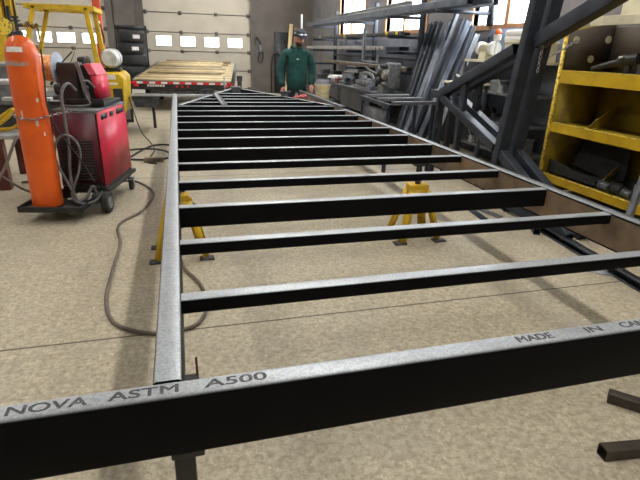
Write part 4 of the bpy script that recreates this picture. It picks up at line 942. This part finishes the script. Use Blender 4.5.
# ------------------------------------------------------------------ little slatted stand behind the rail
t = thing('steel_stand', 'small steel stand with three top bars beyond the right side rail', 'stand', (2.75, 6.1, 0))
b = nb(); hss(b, .048, .048, (2.455, 6.60, .829), (2.455, 5.57, .811)); obj('top_rail', b, BLUEST, t)
for yy, L in ((6.55, .66), (6.08, .62), (5.60, .66)):
    b = nb(); hss(b, .05, .042, (2.48, yy, .845), (2.48+L, yy, .853)); obj('top_bar', b, GREYST, t)
for x, yy in ((2.455, 6.54), (2.455, 5.64), (3.02, 6.08), (3.04, 5.62)):
    b = nb(); hss(b, .042, .042, (x, yy, 0), (x, yy, .825 if x > 3 else .79), up=(0, 1, 0)); obj('leg', b, BLUEST, t)
b = nb(); bx(b, 2.45, 2.46, 5.67, 6.51, .15, .75); obj('side_sheet', b, DKGREY, t)

# ------------------------------------------------------------------ steel trusses behind the rail
def truss(x, label, dy=0, hgt=2.75):
    t = thing('steel_truss', label, 'steel truss', (x, 4.2+dy, 0), 0, 'trusses standing beyond the right rail')
    def leg(name, w, h, a, c, parent=t, upv=(1, 0, 0)):
        b = nb(); hss(b, w, h, a, c, up=upv, t=.006); return obj(name, b, BLUEST, parent)
    X = x
    leg('column', .085, .115, (X, 4.19+dy, .01), (X, 4.19-.16*hgt+dy+.08, hgt))
    leg('upper_diagonal', .10, .10, (X, 5.38+dy, .985), (X, 4.12+dy, 1.475))
    if not dy: leg('upper_diagonal', .12, .12, (X+.07, 3.93+dy, 1.545), (X+.07, 2.5+dy, 2.13))
    leg('lower_diagonal', .09, .09, (X, 5.36+dy, .95), (X, 4.20+dy, .57))
    leg('lower_diagonal', .09, .09, (X, 4.08+dy, .53), (X, 3.05+dy, .05))
    leg('stub', .09, .09, (X, 5.38+dy, .97), (X, 5.60+dy, .97))
    leg('rear_leg', .06, .06, (X, 5.44+dy, .93), (X, 5.47+dy, .01))
    leg('tie', .05, .09, (X, 4.92+dy, 1.12), (X, 4.92+dy, .84), upv=(0, 1, 0))
    b = nb(); prism(b, [(X-.01, 4.10+dy, .58), (X-.01, 4.08+dy, .05), (X-.01, 3.5+dy, .02), (X-.01, 3.3+dy, .12)], (.012, 0, 0)); obj('gusset', b, BLUEST, t)
    return t
truss(3.02, 'dark steel truss with slanting braces, the nearer of two beyond the right rail')
truss(3.21, 'second dark steel truss standing just behind the nearer one', .03)
def chain(loc, pts, label, R=.016):
    return solo('hanging_chain', CHROME, loc, lambda b: chainlinks(b, pts, R, .004, .034), label, 'chain', 'chains on the trusses')
chain((3.07, 3.86, 1.62), [(0, 0, 0), (.005, .0, -.15), (.0, .0, -.33)], 'steel chain hanging down the truss column')
chain((3.28, 4.05, 1.42), [(0, 0, 0), (.12, .08, .01), (.28, .18, .05), (.45, .28, .10), (.62, .36, .16)], 'steel chain stretched between truss column and yellow rack')
chain((3.48, 4.75, 1.30), [(0, 0, .1), (.01, .0, -.2), (.0, .0, -.45)], 'larger steel chain hanging just left of the truss columns', .02)

# ------------------------------------------------------------------ open shelf behind the trusses
sh = thing('open_shelf', 'cluttered open steel shelf against the wall behind the trusses', 'shelf', (4.1, 5.9, 0))
for x in (3.90, 4.32):
    for yy in (5.05, 6.45):
        b = nb(); hss(b, .04, .04, (x, yy, 0), (x, yy, 1.36), up=(0, 1, 0)); obj('upright', b, GREYST, sh)
for z in (.25, .60, .95, 1.33):
    b = nb(); bx(b, 3.88, 4.34, 5.03, 6.47, z, z+.03); obj('shelf_board', b, GREYST if z != 1.33 else CREAMP, sh, bevel=.003)
def coil(x, yy, z, R, n, m, label):
    solo('cable_coil', m, (x, yy, z), lambda b: [torus(b, (0, 0, .016+.022*k), R+.006*math.sin(k*2.3), .012, None, 24, 8) for k in range(n)], label, 'coil', 'coils on the open shelf')
coil(4.08, 5.35, .98, .14, 4, HOSE, 'brown cable coil on the upper board, right end')
coil(4.08, 6.1, .63, .15, 5, RUBBER, 'black cable coil on the middle board, left end')
coil(4.08, 5.45, .63, .14, 3, GREYST, 'grey wire coil on the middle board, right end')
coil(4.08, 5.9, .28, .16, 5, HOSE, 'brown cable coil on the lowest board')
for i, (yy, z, s, m, lab) in enumerate(((6.2, .98, (.22, .26, .20), BROWNST, 'brown box on the upper board, left end'), (5.78, .98, (.2, .22, .14), MIDGREY, 'grey box in the middle of the upper board'),
                     (5.2, .28, (.2, .18, .2), MIDGREY, 'grey box on the lowest board, right end'), (6.32, .28, (.2, .2, .22), DKGREY, 'dark box on the lowest board, left end'))):
    solo('parts_box', m, (4.08, yy, z), lambda b: (bx(b, -s[0]/2, s[0]/2, -s[1]/2, s[1]/2, 0, s[2]*.8), bx(b, -s[0]/2-.01, s[0]/2+.01, -s[1]/2-.01, s[1]/2+.01, s[2]*.8, s[2])), lab, 'box', 'boxes on the open shelf', bevel=.004)
spots = [(3.96, 5.62, .98), (4.18, 5.58, .98), (3.97, 6.38, .98), (3.98, 5.72, .63), (4.2, 5.74, .63), (3.96, 6.38, .63), (3.97, 5.62, .28), (4.0, 5.44, .28), (3.96, 6.12, .28), (4.22, 6.35, .63)]
for i, (x, yy, z) in enumerate(spots):
    wd = {.98: 'upper', .63: 'middle', .28: 'lowest'}[z]
    lab = 'small %s steel fitting on the %s board of the open shelf, %s' % (('pale', 'dark')[i % 2], wd, ('by the brown coil', 'behind the brown coil', 'at the left end', 'beside the grey coil', 'behind the grey coil', 'front left corner', 'in the middle', 'by the grey box', 'beside the big coil', 'back left corner')[i])
    r0 = .03+.008*(i % 3)
    solo('steel_fitting', (PALEST, DKGREY)[i % 2], (x, yy, z+.001), lambda b: (lathe(b, [(r0*.5, 0), (r0*1.3, .0), (r0*1.3, .015), (r0, .02), (r0, .08), (r0*.5, .085)], (0, 0, 0), 'Z', 18), rod(b, (0, 0, .05), (-.05, .03, .16), .009)), lab, 'fitting', 'fittings on the open shelf')
t = thing('bench_grinder', 'cream pedestal machine with white guard on top of the open shelf', 'grinder', (4.05, 6.18, 1.36))
b = nb(); prism(b, [(-.08, -.08, 0), (.08, -.08, 0), (.06, -.06, .10), (-.06, -.06, .10)], (0, .16, 0)); rod(b, (0, -.12, .14), (0, .12, .14), .06); obj('motor', b, CREAMP, t, False, bevel=.006)
for s in (-1, 1):
    b = nb(); lathe(b, [(.02, -.03), (.085, -.03), (.085, .03), (.02, .03)], (0, s*.15, .14), 'Y', 24); obj('wheel_guard', b, WHITE, t, False)
solo('cream_cabinet', CREAMP, (4.12, 5.40, 1.361), lambda b: (bx(b, -.16, .16, -.28, .28, 0, .20), bx(b, -.17, .17, -.29, .29, .20, .22)), 'cream box carrying the two white pipes on top of the open shelf', 'box', bevel=.005)
for i in range(2):
    solo('white_pipe', WHITE, (4.1, 5.42, 1.615+.07*i), lambda b: rod(b, (0, -.4, 0), (0, .45, 0), .033), ('lower', 'upper')[i]+' white plastic pipe lying on top of the open shelf', 'pipe', 'white pipes on the open shelf')
t = thing('warning_lamp', 'orange ball lamp on a white base above the open shelf', 'lamp', (4.02, 5.95, 1.36))
b = nb(); lathe(b, [(.05, 0), (.05, .02), (.02, .04), (.02, .22), (.045, .24), (.05, .30), (.02, .31)], (0, 0, 0)); obj('base', b, WHITE, t, False)
b = nb(); ball(b, (0, 0, .335), (.04, .04, .04)); obj('lamp_dome', b, ORBALL, t, False)
solo('blue_grey_sheet', BLUEGREY, (4.34, 6.0, 0), lambda b: bx(b, 0, .03, -.95, .62, .02, 1.76), 'blue grey sheet standing against the wall behind the open shelf', 'sheet')
t = thing('side_table', 'small cream topped stand carrying a white tool by the leaning bars', 'stand', (3.62, 6.0, 0))
b = nb(); bx(b, 3.42, 3.80, 5.62, 6.15, 1.06, 1.085); obj('table_top', b, CREAMP, t, bevel=.003)
for x in (3.45, 3.77):
    for yy in (5.65, 6.12):
        b = nb(); hss(b, .03, .03, (x, yy, 0), (x, yy, 1.06), up=(0, 1, 0)); obj('leg', b, BLUEST, t)
solo('angle_grinder', WHITE, (3.58, 5.85, 1.12), lambda b: (rod(b, (0, -.16, 0), (0, .08, .0), .03), rod(b, (0, .08, .0), (0, .13, .0), .038), rod(b, (0, .12, -.033), (0, .12, .0), .06), rod(b, (0, .1, .0), (-.08, .1, .05), .012)), 'white hand tool lying on the cream topped stand', 'tool')
solo('white_bag', mat('crumpled_white_bag', (.62, .62, .62), (.35, .35, .36), .7, 0, 12, .4), (3.62, 4.72, 0), lambda b: [(ball(b, (.0, 0, .26), (.12, .14, .26), 20, 14)), [setattr(v, 'co', v.co + Vector((math.sin(v.co.z*31+v.co.y*20)*.012, math.sin(v.co.x*40+v.co.z*22)*.014, 0)) if v.co.z > .02 else v.co) for v in b.verts]], 'crumpled white bag on the floor left of the yellow rack', 'bag')

# ------------------------------------------------------------------ yellow parts rack
yr = thing('yellow_rack', 'big worn yellow steel parts rack with lipped shelves at the right edge', 'rack', (4.05, 3.6, 0))
XF, XB, YN, YFar = 3.80, 4.38, 2.35, 4.44
b = nb(); prism(b, [(XF, YFar, .02), (XB, YFar, .02), (XB, YFar, 1.78), (XF, YFar, 1.68)], (0, .012, 0)); sd = obj('side_panel', b, YELD, yr)
b = nb(); prism(b, [(XF-.022, YFar-.02, .02), (XF, YFar-.02, .02), (XF, YFar-.02, 1.68), (XF-.022, YFar-.02, 1.68)], (0, .035, 0)); obj('side_edge', b, YELEDGE, sd)
b = nb(); prism(b, [(XF, YN, .02), (XB, YN, .02), (XB, YN, 1.78), (XF, YN, 1.68)], (0, .012, 0)); obj('side_panel', b, YELD, yr)
for zlo, zhi, lipm, depthdrop in ((.17, .24, YELEDGE, .08), (.69, .775, YELEDGE, .02), (1.175, 1.29, YEL, .0)):
    b = nb(); prism(b, [(XF, YN, zhi-.008), (XF, YN, zhi), (XB, YN, zhi-depthdrop), (XB, YN, zhi-depthdrop-.008)], (0, YFar-YN, 0)); s_ = obj('shelf', b, YELD, yr)
    b = nb(); bx(b, XF-.012, XF, YN, YFar-.005, zlo, zhi+.004); obj('shelf_lip', b, YEL if zlo > .2 else YEL, s_, bevel=.002)
    b = nb(); bx(b, XF-.014, XF+.03, YN, YFar-.005, zhi+.0045, zhi+.010); obj('worn_edge', b, YELEDGE, s_)
b = nb(); bx(b, XB-.02, XB-.008, YN, YFar, 1.29, 1.72); bp = obj('back_panel', b, BRPANEL, yr)
b = nb(); prism(b, [(XF+.004, YFar-.006, 1.295), (XB-.021, YFar-.006, 1.295), (XB-.021, YFar-.006, 1.76), (XF+.004, YFar-.006, 1.66)], (0, .005, 0)); ep = obj('end_panel', b, BRPANEL, yr)
for x, z in ((3.91, 1.585), (4.30, 1.60), (4.13, 1.41)):
    b = nb(); rod(b, (x, YFar-.0125, z), (x, YFar-.0065, z), .036, seg=24); obj('bright_hole_disc', b, CREAMP, ep)  # cream disc painted bright in place of light through an open hole
b = nb(); bx(b, XB-.016, XB-.004, YN, YFar, .30, 1.17); obj('lower_back_panel', b, YELD, yr)
b = nb(); bx(b, XF-.01, XB, YN, 4.16, 1.75, 1.78); bx(b, XF-.012, XF, YN, 4.16, 1.70, 1.78); obj('top_rail', b, CREAMP, yr, bevel=.003)
for y0, z0, h in ((3.95, .78, .20), (3.35, .78, .22), (3.72, .20, .26), (3.2, .20, .3)):
    b = nb(); prism(b, [(XF+.03, y0, z0), (XB-.03, y0+.22, z0), (XB-.03, y0+.22, z0+h), (XF+.10, y0+.02, z0+h*.35)], (0, -.008, 0)); obj('divider', b, YELD, yr)
solo('steel_pipe', GREYST, (4.22, 3.86, 1.291), lambda b: rod(b, (0, 0, 0.002), (0, .03, .45), .05), 'grey steel pipe standing upright on the top yellow shelf', 'pipe')
t = thing('air_tool', 'black air tool with handle lying on the top yellow shelf', 'tool', (3.98, 3.85, 1.29))
b = nb(); rod(b, (3.92, 4.16, 1.325), (3.95, 3.86, 1.40), .022, .035); rod(b, (3.95, 3.86, 1.40), (3.96, 3.68, 1.43), .055, .05); rod(b, (3.955, 3.78, 1.30), (3.955, 3.78, 1.42), .03); obj('tool_body', b, BLACK, t)
b = nb(); rod(b, (3.89, 3.84, 1.43), (3.90, 3.80, 1.44), .012); obj('trigger', b, PALEST, t)
solo('dark_case', BLACK, (4.05, 3.55, 1.781), lambda b: (bx(b, -.15, .15, -.22, .16, 0, .07), bx(b, -.12, .12, -.2, .14, .07, .10)), 'dark case lying on top of the yellow rack', 'case', bevel=.01)
solo('cream_tub', CREAMP, (4.12, 3.93, 1.781), lambda b: bx(b, -.12, .12, -.12, .12, 0, .14), 'cream tub on top of the yellow rack', 'tub', bevel=.01)
solo('rubber_sheet', RUBBER, (4.02, 4.06, .235), lambda b: (prism(b, [(-.17, -.26, .03), (-.17, .34, .03), (-.17, .34, .16), (-.17, .12, .14), (-.17, -.08, .09)], (.02, 0, 0)), prism(b, [(-.15, -.30, .03), (.22, -.28, .0), (.22, .34, .0), (-.15, .34, .03)], (0, 0, .05)), prism(b, [(.10, -.30, .04), (.22, -.28, .04), (.22, -.28, .36), (.20, .30, .36), (.10, .30, .10)], (.01, 0, 0))), 'folded black rubber sheet on the bottom yellow shelf', 'rubber sheet')
for i, (yy, s, m, lab) in enumerate(((3.64, .05, GREYST, 'small round grey fitting on the bottom yellow shelf, left'), (3.50, .06, DKGREY, 'dark round fitting on the bottom yellow shelf, middle'), (3.38, .045, GREYST, 'little grey fitting on the bottom yellow shelf, right'))):
    solo('pipe_fitting', m, (3.88, yy, .238), lambda b: (rod(b, (0, -s, s), (0, s, s), s*.8), rod(b, (0, 0, s*.2), (0, 0, s*1.9), s*.55), rod(b, (0, s*.7, s), (0, s, s), s)), lab, 'pipe fitting', 'fittings on the bottom yellow shelf')
solo('grey_motor', PALEST, (3.92, 3.26, .235), lambda b: (bx(b, -.06, .06, -.06, .06, .0, .06), rod(b, (0, 0, .06), (0, 0, .17), .055), bx(b, -.07, .0, -.05, .05, .06, .16)), 'pale grey motor standing on the bottom yellow shelf', 'motor', bevel=.006)
solo('dark_bin', BLACK, (4.15, 3.36, .24), lambda b: lathe(b, [(.10, 0), (.13, .02), (.14, .20), (.02, .21)], (0, 0, 0)), 'dark round tin at the back of the bottom yellow shelf', 'tin')
bar('standing_post', .05, .05, (3.52, 3.02, .0), (3.70, 3.10, .62), GREYST, 'short grey post leaning against the yellow rack front at the right edge', 'post', None, 'hss', up=(0, 1, 0))

# ------------------------------------------------------------------ colour management
vs = scene.view_settings
scene.display_settings.display_device = 'sRGB'
vs.view_transform = 'Standard'; vs.look = 'None'; vs.gamma = 1.0; vs.use_curve_mapping = False
vs.exposure = 1.62
